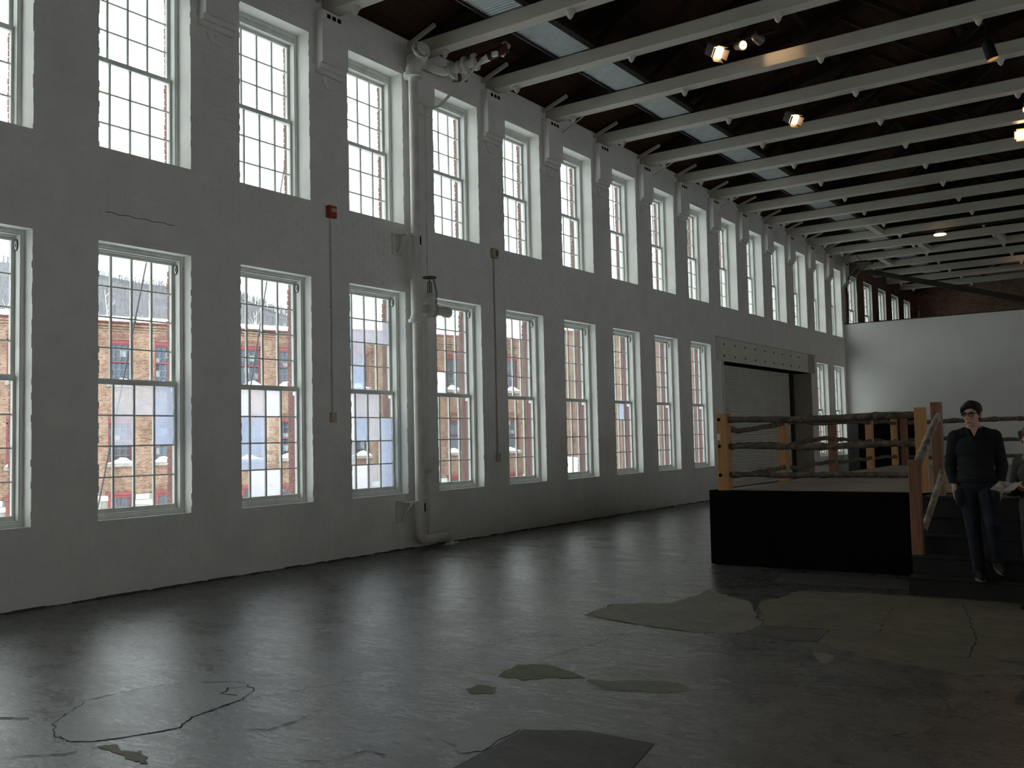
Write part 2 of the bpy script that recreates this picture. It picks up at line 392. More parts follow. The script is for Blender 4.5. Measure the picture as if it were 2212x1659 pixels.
# proud painted bricks on the room side: real relief, ragged at the openings
fb = MB(); CH, BL = 0.0755, 0.213
ncourse = int(7.86/CH)
for ci in range(ncourse):
    z0 = ci*CH+0.0025; z1 = (ci+1)*CH-0.0025; zm = (z0+z1)/2
    blocked = []
    for (y0, y1, zs) in openings:
        for a, b in zs:
            if a-0.01 < zm < b+0.01: blocked.append((y0, y1))
    if zm < DOOR[3]+0.62: blocked.append((DOOR[0]-0.35, DOOR[1]+0.3))
    blocked.sort()
    y = 1.2 + (BL/2 if ci % 2 else 0)
    yend = 34.5
    while y < yend:
        a, b = y+0.002, y+BL-0.002; y += BL
        segs = [(a, b)]
        for h0, h1 in blocked:
            ns = []
            for s0, s1 in segs:
                if s1 <= h0 or s0 >= h1: ns.append((s0, s1)); continue
                if s0 < h0: ns.append((s0, h0 + random.uniform(-0.010, 0.012)))
                if s1 > h1: ns.append((h1 + random.uniform(-0.012, 0.010), s1))
            segs = ns
        for s0, s1 in segs:
            if s1-s0 < 0.02: continue
            d = random.uniform(0.0012, 0.0034); j = random.uniform(-0.001, 0.001)
            fb.box(-0.01, d, s0, s1, z0+j, z1+j, skip='l')
o_ = fb.build('brick_facing', M['wall'], wl); o_['kind'] = 'stuff'
# rough dirty line where wall meets floor
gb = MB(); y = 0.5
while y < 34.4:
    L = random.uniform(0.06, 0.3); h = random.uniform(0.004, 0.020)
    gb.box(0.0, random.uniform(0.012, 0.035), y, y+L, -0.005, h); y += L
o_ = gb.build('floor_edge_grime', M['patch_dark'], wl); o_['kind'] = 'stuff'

ck = MB(); pts = [(0.004, 6.067, 4.205)]
for i in range(1, 13):
    t = i/12; pts.append((0.004, 6.067+(6.955-6.067)*t, 4.205+0.008*math.sin(i*2.1)))
ck.tube(pts, 0.0035, 5); ck.build('wall_crack', M['dark_iron'], wl)
# right, back and end walls, partition
def wall_with_holes(name, mat, x0, x1, ys, zrange, holes_z, hole_y, axis='y'):
    mb = MB()
    edges = sorted({ys[0], ys[1]} | {v for h in hole_y for v in h})
    for a, b in zip(edges[:-1], edges[1:]):
        m = (a+b)/2; z = zrange[0]
        if any(h0 < m < h1 for h0, h1 in hole_y):
            for h0, h1 in holes_z:
                mb.box(x0, x1, a, b, z, h0); z = h1
        mb.box(x0, x1, a, b, z, zrange[1])
    return tag(mb.build(name, mat), kind='structure')
RH = [(YR[k]-WW, YR[k]) for k in YR if k % 2 != 0 and YR[k] < 34]
wall_with_holes('wall_right', M['wall'], X_R, X_R+0.4, (Y_BACK, Y_END), (-0.02, 8.2), [LO], RH)
tag(MB().box(-0.5, X_R+0.4, Y_BACK-0.4, Y_BACK, -0.02, 11).build('wall_back', M['wall']), kind='structure')
tag(MB().box(-0.5, X_R+0.4, Y_END, Y_END+0.4, -0.02, 11).build('wall_end', M['brick_brown']), kind='structure')
# bare brown brick lining of the wall beyond the partition
lb = MB()
for k in range(15, 21):
    a = YR[k]+0.0; b = (YR[k+1]-WW) if k < 20 else Y_END
    a = max(a, 34.8)
    lb.box(0.0, 0.012, a, b, 3.9, 7.86)
    if k > 15: lb.box(0.0, 0.012, YR[k]-WW, YR[k], 3.9, UP[0]); lb.box(0.0, 0.012, YR[k]-WW, YR[k], UP[1], 7.86)
lb.build('bare_brick_lining', M['brick_brown'], wl)
pt = MB().box(0.0, 15.0, 34.56, 34.78, 0, 5.40)
pt = pt.build('wall_partition', M['plaster']); tag(pt, kind='structure'); ORG['wall_partition'] = tuple(pt.location)
MB().box(0.012, 15.0, 34.545, 34.795, 5.401, 5.43).build('top_cap', M['steel_dark'], pt)

# ceiling: sloping board roof
cb = MB()
def roof_z(x): return ROOF0 + SLOPE*min(x, 20.0-x if x > 10 else x)
for x0, x1 in ((-0.5, 10.0), (10.0, X_R+0.5)):
    za, zb = (ROOF0-0.135, ROOF0+2.7) if x0 < 5 else (ROOF0+2.7, ROOF0-0.135)
    cb.prism([(x0, za), (x1, zb), (x1, zb+0.2), (x0, za+0.2)], 'y', Y_BACK-0.4, Y_END+0.4)
ce = cb.build('ceiling', M['deck']); tag(ce, kind='structure'); ORG['ceiling'] = tuple(ce.location)

# ---------------------------------------------------------------- sash windows
def bars(mb, x0, x1, ya, yb, za, zb, w):
    mb.box(x0, x1, ya-w, ya, za-w, zb+w); mb.box(x0, x1, yb, yb+w, za-w, zb+w)
HAZE = {  # (window, sash, row from top, column) -> material
 (1,'l',0,1):'haze1',(1,'l',0,2):'haze1',(1,'l',0,3):'haze2',(1,'l',1,3):'haze2',(1,'l',1,1):'haze1',
 (2,'l',0,0):'haze3',(2,'l',0,2):'haze3',(2,'l',0,1):'haze1',(2,'l',1,0):'haze2',(2,'l',1,1):'haze2',(2,'l',2,0):'haze2',(2,'l',2,1):'haze2',
 (2,'l',3,1):'haze3',(2,'l',3,2):'haze3',
 (3,'u',1,0):'haze2',(3,'u',1,1):'haze1',(3,'u',1,2):'haze1',(3,'u',2,0):'haze2',(3,'u',2,1):'haze1',(3,'u',3,1):'haze2',(3,'u',1,3):'haze1',
 (3,'l',0,0):'haze3',(3,'l',0,1):'haze1',(3,'l',0,2):'haze1',(3,'l',1,1):'haze2',(3,'l',1,2):'haze1',(3,'l',1,3):'haze2',(3,'l',1,0):'haze3',
 (3,'l',3,0):'haze3',(3,'l',3,1):'haze3',(3,'l',3,2):'haze1',(3,'l',2,3):'haze2',(3,'l',3,3):'haze2',(3,'l',2,0):'haze1',
 (4,'u',3,1):'haze3',(4,'u',3,0):'haze1',(4,'l',3,0):'haze1',(7,'l',0,2):'haze2',(9,'u',0,0):'haze2'}
PROTO = {}
def protos(kind):
    """mesh data in the window's own coordinates: y from the right jamb (0) leftwards, z from the sill"""
    z0, z1 = LO if kind == 'lo' else UP
    H = z1-z0; W = WW; xi, xo = (-0.265, -0.315) if kind == 'lo' else (-0.345, -0.395)
    fx = -0.145 if kind == 'lo' else -0.235
    rows = 4 if kind == 'lo' else 3
    gw0, gw1 = -W/2-0.524, -W/2+0.524
    gb, mr0, mr1, gt = ((0.118, 1.502, 1.572, 2.968) if kind == 'lo' else (0.040, 1.10, 1.155, 2.198))
    P = {}
    fr = MB(); xf = -0.345 if kind == 'lo' else -0.42
    j = 0.035
    for (a, b) in ((-W, -W+j), (-j, 0)): fr.box(xf, fx, a, b, 0, H)
    for (a, b) in ((-W+j, -W+j+0.012), (-j-0.012, -j)): fr.box(fx-0.09, fx-0.012, a, b, 0.03, H-0.03)
    if kind == 'lo':
        fr.box(xf, fx, -W+j, -j, H-0.030, H); fr.box(xf, fx-0.03, -W+j, -j, H-0.048, H-0.030); fr.box(xf, fx-0.085, -W+j, -j, H-0.062, H-0.048)
        fr.box(xf, fx+0.01, -W+j, -j, 0.0, 0.05); fr.box(xf, fx-0.02, -W+j, -j, 0.05, 0.068)
    else:
        fr.box(xf, fx, -W+j, -j, H-0.045, H); fr.box(xf, fx-0.035, -W+j, -j, H-0.115, H-0.045)
        fr.box(xf, fx+0.0, -W+j, -j, 0.0, 0.012)
    P['frame'] = fr.mesh('window_frame', M['trim'])
    sl = MB()
    sl.box(fx+0.002, 0.012, -W, 0.0, -0.004, 0.006)
    P['sill'] = sl.mesh('window_sill', M['trim'])
    bmld = MB()
    o = 0.040 if kind == 'lo' else 0.004; xm0, xm1 = (-0.425, xf-0.002) if kind == 'lo' else (-0.45, xf-0.002)
    for (a, b) in ((-W-o, -W-o+0.02), (o-0.02, o)): bmld.box(xm0, xm1, a, b, 0.02, H-0.02)
    if kind == 'lo':
        for ya, yb in ((-j-0.004, -j+0.002), (-W+j-0.002, -W+j+0.004)):
            bmld.box(xf+0.001, xi-0.003, ya, yb, 0.07, mr0-0.05); bmld.box(xf+0.001, xo-0.003, ya, yb, mr0, H-0.05)
    P['mould'] = bmld.mesh('brick_mould', M['red_dark'])
    bj = MB(); z = 0.06
    while z < H-0.12:
        for sgn in (-1, 1):
            yy = o if sgn > 0 else -W-o
            d = random.uniform(0.003, 0.011)
            if sgn > 0: bj.box(-0.518+random.uniform(-.006, .006), xm0-0.002, yy-d, yy+0.03, z, z+0.064)
            else: bj.box(-0.518+random.uniform(-.006, .006), xm0-0.002, yy-0.03, yy+d, z, z+0.064)
        z += 0.076
    P['jamb'] = bj.mesh('outer_brick_jamb', M['brick_red'])
    for nm, x, za, zb, ra, rb in (('l', xi, gb, mr0, 0.055 if kind == 'lo' else 0.03, 0.0), ('u', xo, mr1, gt, 0.0, 0.042)):
        st = MB(); t = 0.038; sw = 0.048
        st.box(x, x+t, gw0-sw, gw0, za-ra-(0.0 if nm == 'l' else 0.05), zb+rb+(0.055 if nm == 'l' else 0))
        st.box(x, x+t, gw1, gw1+sw, za-ra-(0.0 if nm == 'l' else 0.05), zb+rb+(0.055 if nm == 'l' else 0))
        if nm == 'l': st.box(x, x+t, gw0, gw1, za-ra, za); st.box(x-0.004, x+t+0.004, gw0, gw1, zb, zb+0.055)
        else: st.box(x, x+t, gw0, gw1, zb, zb+rb); st.box(x, x+t, gw0, gw1, za-0.05, za)
        P['sash_'+nm] = st.mesh('sash', M['trim'])
        vb = MB(); vb.box(-0.012, 0.012, -0.013, 0.013, 0, zb-za); P['v_'+nm] = vb.mesh('muntin', M['trim'])
        hb = MB(); hb.box(-0.011, 0.011, gw0, gw1, -0.0085, 0.0085); P['h_'+nm] = hb.mesh('muntin', M['trim'])
        pw = (gw1-gw0)/4; ph = (zb-za)/rows
        for mname in ('glass', 'haze1', 'haze2', 'haze3'):
            pb = MB().box(-0.002, 0.002, -pw/2, pw/2, -ph/2, ph/2); P[mname+nm] = pb.mesh('pane', M[mname])
        P['grid_'+nm] = (x+t/2-0.006, gw0, pw, za, zb, ph, rows)
    if kind == 'lo':
        pu = MB(); pu.ell((0, -0.004, 0), (0.026, 0.010, 0.052), 14, 8); P['pulley'] = pu.mesh('sash_pulley', M['trim'], True)
        ps = MB(); ps.ell((0, -0.002, 0), (0.034, 0.007, 0.062), 14, 8); ps.ell((0.006, -0.013, -0.004), (0.007, 0.004, 0.026), 8, 6); P['pulley_rim'] = ps.mesh('pulley_slot', M['dark_iron'], True)
    return P
PROTO['lo'] = protos('lo'); PROTO['up'] = protos('up')
WN = [0]
def inst(name, me, parent, loc=(0, 0, 0)):
    o = bpy.data.objects.new(name, me); COL.objects.link(o); o.parent = parent; o.location = loc; return o
def window(k, kind, glazed=True):
    P = PROTO[kind]; WN[0] += 1
    root = thing('window_%d' % WN[0], (0.16 if k >= 16 else 0, YR[k], (LO if kind == 'lo' else UP)[0]), kind='structure')
    inst('window_frame', P['frame'], root); 
    if kind == 'lo': inst('window_sill', P['sill'], root)
    inst('brick_mould', P['mould'], root)
    j = inst('outer_brick_jamb', P['jamb'], root); j['kind'] = 'stuff'
    for s in 'lu':
        sa = inst('sash', P['sash_'+s], root)
        x, gw0, pw, za, zb, ph, rows = P['grid_'+s]
        for c in range(1, 4): inst('muntin', P['v_'+s], sa, (x, gw0+pw*c, za))
        for r in range(1, rows): inst('muntin', P['h_'+s], sa, (x, 0, za+ph*r))
        if glazed:
            for c in range(4):
                for r in range(rows):
                    mt = HAZE.get((k, s, rows-1-r, c), 'glass') if kind == 'lo' else 'glass'
                    inst('pane', P[mt+s], sa, (x-0.008, gw0+pw*(c+0.5), za+ph*(r+0.5)))
    if kind == 'lo':
        q = inst('sash_pulley', P['pulley'], root, (-0.225, -0.050, 2.915)); inst('pulley_slot', P['pulley_rim'], q)
    return root
for k in sorted(YR):
    if k < -3: continue
    if k in LOWS: window(k, 'lo', k >= 0)
    window(k, 'up', k >= 0)

# ---------------------------------------------------------------- corbels and anchor plates on the piers (parts of the wall)
cm = MB(); zt, zb_ = 7.615, 6.77
cm.box(-0.01, 0.15, -0.25, 0.25, zb_+0.10, zt); cm.box(-0.01, 0.10, -0.25, 0.25, zb_+0.035, zb_+0.10); cm.box(-0.01, 0.055, -0.25, 0.25, zb_-0.03, zb_+0.035)
corbel_me = cm.mesh('corbel', M['wall'])
hm = MB()
for q in range(3): hm.box(0.146, 0.153, -0.155+q*0.10, -0.085+q*0.10, 7.515, 7.575)
holes_me = hm.mesh('vent_holes', M['hole'])
am = MB()
def hexring(r): return [(r*math.cos(math.pi/6*0+math.pi/3*i), r*math.sin(math.pi/3*i)) for i in range(6)]
am.prism(hexring(0.135), 'x', 0.0, 0.013); am.ell((0.016, 0, 0), (0.012, 0.028, 0.028), 10, 6)
anchor_me = am.mesh('anchor_plate', M['wall'])
wo = ORG[wl.name]
PIER = {k: YR[k]+0.362 for k in YR if k < 20}
for k, yc in PIER.items():
    if k < 0 or k > 19: continue
    if k <= 15:
        c = inst('corbel', corbel_me, wl, (0-wo[0], yc-wo[1], 0-wo[2])); inst('vent_hole', holes_me, c)
    if k <= 8: inst('anchor_plate', anchor_me, wl, (0.006-wo[0], yc-wo[1], 6.69-wo[2]))

# ---------------------------------------------------------------- roof trusses: white tie beam, dark rafters, porcelain knobs
BZ0, BZ1, BW = 7.626, 7.845, 0.225
ORD = ['first','second','third','fourth','fifth','sixth','seventh','eighth','ninth','tenth','eleventh','twelfth','thirteenth','fourteenth','fifteenth','sixteenth','seventeenth','eighteenth','nineteenth','twentieth']
tie = MB(); tie.bev(0, X_R, -BW/2, BW/2, BZ0, BZ1, 0.008); tie_me = tie.mesh('tie_beam', M['beam'])
raf = MB()
raf.prism([(0.02, ROOF0-0.235), (10, ROOF0+2.7-0.24), (10, ROOF0+2.7), (0.02, ROOF0)], 'y', -0.10, 0.10)
raf.prism([(10, ROOF0+2.7-0.24), (X_R, ROOF0-0.235), (X_R, ROOF0), (10, ROOF0+2.7)], 'y', -0.10, 0.10)
raf_me = raf.mesh('rafter', M['dark_wood'])
webm = MB()
for a, b in (((3.2, BZ1), (5.0, roof_z(5.0)-0.2)), ((5.0, roof_z(5.0)-0.2), (6.6, BZ1)), ((6.6, BZ1), (10, roof_z(10)-0.2)), ((1.9, BZ1), (3.2, roof_z(3.2)-0.15))):
    webm.obar((a[0], 0, a[1]-0.02), (b[0], 0, b[1]), 0.09, 0.09, (0, 1, 0))
web_me = webm.mesh('web_strut', M['dark_wood'])
kn = MB(); kn.tube([(0, 0, 0.01), (0, 0, -0.022), (0, 0, -0.024), (0, 0, -0.075), (0, 0, -0.115)], [0.075, 0.072, 0.055, 0.042, 0.008], 12)
kn_me = kn.mesh('insulator', M['beam'], True)
sb = MB(); sb.obar((-0.02, -0.21, 7.775), (0.55, -0.21, 7.965), 0.05, 0.055); stub_me = sb.mesh('heel_strut', M['beam'])
sr_ = MB(); sr_.tube([(0.0, 0.26, 7.40), (0.62, 0.13, 7.60), (0.72, 0.10, 7.628)], 0.012, 6); rod_me = sr_.mesh('stay_rod', M['beam'])
vis = 0
for k in sorted(PIER):
    yc = PIER[k]
    if k < 0: continue
    visible = k >= 2
    if visible:
        lab = 'long white roof beam with dark rafter above, %s beam from the near end' % ORD[vis]; vis += 1
    else: lab = None
    t = thing('roof_truss', (0, yc, BZ0), lab or ('white roof beam just above the top left edge of the picture' if k == 1 else 'white roof beam over the nearest full window, out of the picture'), 'roof truss', 'white roof beams across the hall')
    inst('tie_beam', tie_me, t, (0, 0, -BZ0)); inst('rafter', raf_me, t, (0, 0, -BZ0)); inst('web_strut', web_me, t, (0, 0, -BZ0))
    if visible:
        for xx in (0.55, 2.80, 5.16, 7.5):
            inst('insulator', kn_me, t, (xx+random.uniform(-.03, .03), 0.02, -0.004))
        if k in (5, 7, 9, 11, 13): inst('stay_rod', rod_me, t, (0, 0, -BZ0))
        inst('heel_strut', stub_me, t, (0, 0, -BZ0))

# corrugated walkway sheets laid over the tie beams, parallel to the wall
cw = thing('catwalk', (1.8, 20, BZ1), 'corrugated grey metal walkway strip lying on top of the white beams along the wall', 'catwalk')
P0_ = PIER[0]; pitch = 1.9332
cg = MB(); n = 112; prev = None
for i in range(n+1):
    y = -pitch/2+0.004 + (pitch-0.008)*i/n; dz = 0.012*(1 if i % 4 in (0, 1) else -1)
    a = (-0.315, y, dz); b = (0.315, y, dz)
    if prev: cg.quad(prev[0], prev[1], b, a); cg.quad((a[0], a[1], a[2]+0.004), (b[0], b[1], b[2]+0.004), (prev[1][0], prev[1][1], prev[1][2]+0.004), (prev[0][0], prev[0][1], prev[0][2]+0.004))
    prev = (a, b)
cg_me = cg.mesh('corrugated_sheet', M['galv'])
for k in range(0, 18):
    inst('corrugated_sheet', cg_me, cw, (1.80-1.8, (PIER[k]+PIER[k+1])/2-20, 7.885-BZ1))
MB().box(2.12, 2.24, PIER[0], PIER[18], BZ1+0.002, BZ1+0.10).build('edge_channel', M['dark_wood'], cw)
MB().box(1.45, 1.482, PIER[0], PIER[18], BZ1+0.002, BZ1+0.03).build('edge_angle', M['steel_dark'], cw)
# purlins under the boards
for xx in (2.4, 4.4, 6.4, 8.4):
    MB().box(xx-0.06, xx+0.06, Y_BACK, Y_END, roof_z(xx)-0.14, roof_z(xx)+0.01).build('purlin', M['dark_wood'], ce)

# ---------------------------------------------------------------- roller shutter door
dr = thing('door_1', (-0.6, (DOOR[0]+DOOR[1])/2, 0), kind='structure')
mb = MB(); pts = []; z = 0.0; sl_h = 0.075
n = int(3.62/sl_h)
for i in range(n):
    zz = i*sl_h
    for f, d in ((0.0, 0.0), (0.12, 0.018), (0.5, 0.026), (0.85, 0.018), (0.97, 0.0)): pts.append((-0.62+d, zz+f*sl_h))
for p, q in zip(pts[:-1], pts[1:]):
    mb.quad((p[0], DOOR[0]+0.02, p[1]), (p[0], DOOR[1]-0.40, p[1]), (q[0], DOOR[1]-0.40, q[1]), (q[0], DOOR[0]+0.02, q[1]))
mb.box(-0.66, -0.63, DOOR[0]-0.1, DOOR[1], 0, 3.7)
mb.build('shutter_curtain', M['shutter'], dr)
MB().box(-0.64, -0.56, DOOR[1]-0.40, DOOR[1]-0.10, 0, 3.6).build('guide_rail', M['steel_dark'], dr)
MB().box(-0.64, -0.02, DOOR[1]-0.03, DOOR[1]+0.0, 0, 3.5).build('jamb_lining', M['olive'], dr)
MB().box(-0.02, 0.03, DOOR[0]-0.07, DOOR[0]+0.01, 0, 3.52).build('jamb_strip', M['lintel'], dr)
hd = MB().box(-0.62, 0.03, DOOR[0]-0.40, DOOR[1]-0.42, 3.50, 4.085)
hd = hd.build('lintel', M['lintel'], dr)
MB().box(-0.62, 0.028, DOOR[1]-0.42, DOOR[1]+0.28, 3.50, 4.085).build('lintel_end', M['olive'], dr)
MB().box(0.0, 0.075, DOOR[0]-0.42, DOOR[1]+0.28, 4.086, 4.12).build('drip_ledge', M['trim'], dr)
bt = MB().ell((0, 0, 0), (0.016, 0.03, 0.03), 8, 6).mesh('bolt', M['dark_iron'])
ho = Vector(ORG[dr.name])
for i in range(9):
    for zz in (3.64, 3.94): inst('bolt', bt, hd, Vector((0.032, DOOR[0]+0.05+i*0.74, zz))-ho)

# ---------------------------------------------------------------- alarm boxes with conduit
def alarm(y, ztop, zbot, red):
    t = thing('fire_alarm' if red else 'junction_box', (0, y, zbot),
              'red fire alarm box high on the white wall with conduit below' if red else 'beige box high on the white wall with thin conduit running down', 'alarm' if red else 'electrical box')
    m1 = M['red_box'] if red else M['beige']
    MB().bev(0.006, 0.075, y-0.075, y+0.075, ztop-0.085, ztop+0.085, 0.008).build('box', m1, t)
    if red: MB().bev(0.075, 0.088, y-0.045, y+0.06, ztop-0.01, ztop+0.045, 0.003).build('cover_plate', M['beige'], t)
    else: MB().bev(0.075, 0.085, y-0.01, y+0.055, ztop-0.05, ztop+0.05, 0.003).build('cover_plate', M['brass'], t)
    MB().tube([(0.02, y, ztop-0.08), (0.02, y+0.004, (ztop+zbot)/2), (0.02, y, zbot+0.06)], 0.0105, 8).build('conduit', M['pipe'] if red else M['beige'], t, True)
    MB().bev(0.006, 0.055, y-0.045, y+0.045, zbot-0.07, zbot+0.07, 0.006).build('switch_box', M['beige'], t)
    for q in range(3):
        zz = zbot+0.6+q*(ztop-zbot-1.0)/2
        MB().box(0.004, 0.034, y-0.022, y+0.022, zz-0.008, zz+0.008).build('clip', M['pipe'], t)
alarm(9.478, 4.826, 1.96, True)
alarm(13.357, 4.814, 1.304, False)

# ---------------------------------------------------------------- standpipe
PX, PY, PR = 0.22, 11.06, 0.072
sp = thing('standpipe', (PX, PY, 0), 'tall white standpipe on the window wall with valves and flanges', 'pipe')
def arc(c, r, a0, a1, ax, n=8):
    o = []
    for i in range(n+1):
        t = a0+(a1-a0)*i/n
        if ax == 'yz': o.append((c[0], c[1]+r*math.cos(t), c[2]+r*math.sin(t)))
    return o
pts = [(PX, PY, 7.2), (PX, PY, 0.30)] + [(PX, PY+0.14-0.14*math.cos(t), 0.27-0.14*math.sin(t)) for t in [math.pi/2*i/6 for i in range(1, 7)]] + [(PX, 11.66, 0.13)]
MB().tube(pts, PR, 16).build('riser', M['pipe'], sp, True)
def flange(c, r, h, axis='z', n=18, name='flange', bolts=8, mat='pipe'):
    d = Vector((0,0,1)) if axis == 'z' else Vector((0,1,0)) if axis == 'y' else Vector((1,0,0))
    c = Vector(c); f = MB().tube([c-d*h/2, c+d*h/2], r, n).build(name, M[mat], sp)
    return f
MB().tube([(PX, PY, 3.44), (PX, PY, 4.05)], PR+0.018, 16).build('tee_fitting', M['pipe'], sp, True)
flange((PX, PY, 3.42), 0.135, 0.045); flange((PX, PY, 3.47), 0.105, 0.05)
flange((PX, PY, 7.2), 0.15, 0.06)
flange((PX, 11.70, 0.13), 0.10, 0.03, 'y'); 
MB().tube([(PX, 11.70, 0.13), (PX+0.02, 11.73, 0.03), (PX+0.02, 11.75, 0.012)], [0.045, 0.04, 0.07], 10).tube([(PX+0.02, 11.6, 0.012), (PX+0.02, 11.93, 0.012)], [0.02, 0.03], 8).build('floor_drain_valve', M['pipe'], sp, True)
# branch towards window four: gate valve and capped stub
MB().tube([(PX, PY+0.05, 3.62), (PX, PY+0.20, 3.62)], [0.07, 0.06], 14).build('branch_neck', M['pipe'], sp, True)
flange((PX, PY+0.22, 3.62), 0.11, 0.03, 'y'); 
v = MB().ell((PX, PY+0.31, 3.63), (0.10, 0.095, 0.12), 14, 10).tube([(PX, PY+0.31, 3.66), (PX, PY+0.31, 3.80), (PX, PY+0.31, 3.81), (PX, PY+0.31, 3.84), (PX, PY+0.31, 3.88)], [0.09, 0.06, 0.085, 0.085, 0.04], 14).build('gate_valve', M['pipe'], sp, True)
MB().tube([(PX, PY+0.31, 3.86), (PX, PY+0.31, 4.15)], 0.012, 8).build('valve_stem', M['brass'], v)
yk = MB()
for s in (-1, 1): yk.tube([(PX, PY+0.31+s*0.05, 3.82), (PX, PY+0.31+s*0.04, 4.06)], 0.008, 6)
yk.build('valve_yoke', M['brass'], v)
hw = MB(); ring = [(PX+0.10*math.cos(t), PY+0.31+0.10*math.sin(t), 4.12) for t in [2*math.pi*i/16 for i in range(17)]]
hw.tube(ring, 0.012, 6, False)
for i in range(4):
    t = math.pi/2*i; hw.tube([(PX, PY+0.31, 4.12), (PX+0.1*math.cos(t), PY+0.31+0.1*math.sin(t), 4.12)], 0.008, 6)
hw.build('handwheel', M['brass'], v)
flange((PX, PY+0.40, 3.62), 0.11, 0.03, 'y')
MB().tube([(PX, PY+0.41, 3.62), (PX, PY+0.66, 3.62), (PX, PY+0.665, 3.62), (PX, PY+0.76, 3.62), (PX, PY+0.765, 3.62)], [0.07, 0.07, 0.086, 0.086, 0.07], 16).build('capped_stub', M['pipe'], sp, True)
ch = MB()
for s in (0.0, 0.03): ch.tube([(PX+0.03, PY+0.36+s, 4.10), (PX+0.06, PY+0.39+s, 3.86), (PX+0.03, PY+0.40+s, 3.66)], 0.006, 6)
ch.build('chain', M['brass'], v)
# small drain line beside the riser
MB().tube([(0.10, PY+0.42, 7.0), (0.09, PY+0.42, 4.2)], 0.011, 6).build('thin_rod', M['pipe'], sp)
MB().tube([(0.12, PY+0.33, 3.50), (0.10, PY+0.36, 2.4), (0.10, PY+0.37, 0.20)], 0.024, 10).build('drain_line', M['pipe'], sp, True)
MB().tube([(0.05, PY+0.36, 1.16), (0.15, PY+0.36, 1.16)], 0.035, 8).build('pipe_clamp', M['pipe'], sp)
# brackets
for zz in (4.62, 0.60):
    b = MB()
    b.box(0.0, 0.018, PY-0.30, PY-0.10, zz-0.20, zz+0.13)
    b.obar((0.01, PY-0.17, zz+0.11), (0.26, PY-0.17, zz+0.11), 0.06, 0.022); b.obar((0.01, PY-0.17, zz-0.16), (0.24, PY-0.17, zz+0.10), 0.055, 0.02)
    b.box(0.20, 0.25, PY-0.20, PY-0.05, zz+0.09, zz+0.12)
    br = b.build('wall_bracket', M['pipe'], sp)
    MB().tube([(PX, PY, zz+0.085), (PX, PY, zz+0.135)], PR+0.010, 16).build('pipe_clamp', M['pipe'], sp)
    MB().box(PX+0.055, PX+0.075, PY+0.015, PY+0.04, zz-0.04, zz+0.10).build('clamp_slot', M['hole'], sp)
# head of the riser: elbow, alarm valve and cross-over to the dark red main
MB().tube([(PX, PY, 7.18), (PX, PY, 7.30), (PX+0.02, PY+0.06, 7.42), (PX+0.04, PY+0.16, 7.46)], [0.11, 0.115, 0.12, 0.11], 16).build('elbow', M['pipe'], sp, True)
h = MB().ell((PX+0.10, PY+0.07, 7.50), (0.13, 0.10, 0.13), 16, 10).build('alarm_valve', M['pipe'], sp, True)
for d_, r_, t_ in ((0.16, 0.15, 0.03), (0.205, 0.10, 0.05)):
    c = Vector((PX+d_, PY+0.04-d_*0.2, 7.52+d_*0.3)); ax = Vector((0.85, -0.35, 0.35)).normalized()
    MB().tube([c-ax*t_/2, c+ax*t_/2], r_, 18).build('bonnet_flange', M['pipe'], h)
bl = MB()
for i in range(8):
    t = math.pi/4*i; ax = Vector((0.85, -0.35, 0.35)).normalized(); u = ax.cross(Vector((0,0,1))).normalized(); w_ = ax.cross(u)
    c = Vector((PX+0.16, PY+0.01, 7.568))+(u*math.cos(t)+w_*math.sin(t))*0.125
    bl.tube([c-ax*0.03, c+ax*0.035], 0.014, 6)
o_ = bl.build('bonnet_bolts', M['pipe'], h); o_['kind'] = 'stuff'
MB().tube([(PX+0.02, PY+0.12, 7.45), (PX+0.03, PY+0.50, 7.45), (PX+0.06, PY+0.66, 7.46), (PX+0.16, PY+0.74, 7.48), (PX+0.62, PY+0.80, 7.52), (PX+0.85, PY+0.82, 7.55)], 0.07, 14).build('crossover_pipe', M['pipe'], sp, True)
for d_ in (0.17, 0.42, 0.60):
    c = Vector((PX+d_, PY+0.745+d_*0.09, 7.475+d_*0.08)); ax = Vector((0.98, 0.13, 0.08)).normalized()
    MB().tube([c-ax*0.022, c+ax*0.022], 0.135, 18).build('flange', M['pipe'], sp)
MB().ell((PX+0.30, PY+0.77, 7.50), (0.10, 0.095, 0.11), 14, 10).build('check_valve', M['pipe'], sp, True)
MB().tube([(PX+0.30, PY+0.77, 7.42), (PX+0.32, PY+0.77, 7.28)], 0.03, 8).tube([(PX+0.22, PY+0.70, 7.27), (PX+0.42, PY+0.84, 7.27)], 0.014, 8).build('drain_cock', M['brass'], sp)
MB().tube([(PX+0.66, PY+0.80, 7.53), (PX+1.05, PY+0.86, 7.61), (PX+1.15, PY+0.90, 7.65)], 0.075, 14).build('red_main', M['pipe_red'], sp, True)
MB().bev(PX+0.95, PX+1.05, PY+0.74, PY+0.80, 7.50, 7.58, 0.01).build('pale_tag', M['knob'], sp)
MB().tube([(PX+1.02, PY+0.93, 7.56), (PX+1.10, PY+1.0, 7.72), (PX+1.0, PY+1.03, 7.80)], 0.04, 8).build('yellow_elbow', M['beige'], sp, True)
# diagonal white stay from a ring on the pier to the roof
MB().tube([(0.10, 11.45, 6.84), (0.25, 11.46, 6.80), (0.40, 11.48, 6.81), (1.08, 11.88, 7.62)], 0.024, 10).build('diagonal_stay', M['pipe'], sp, True)

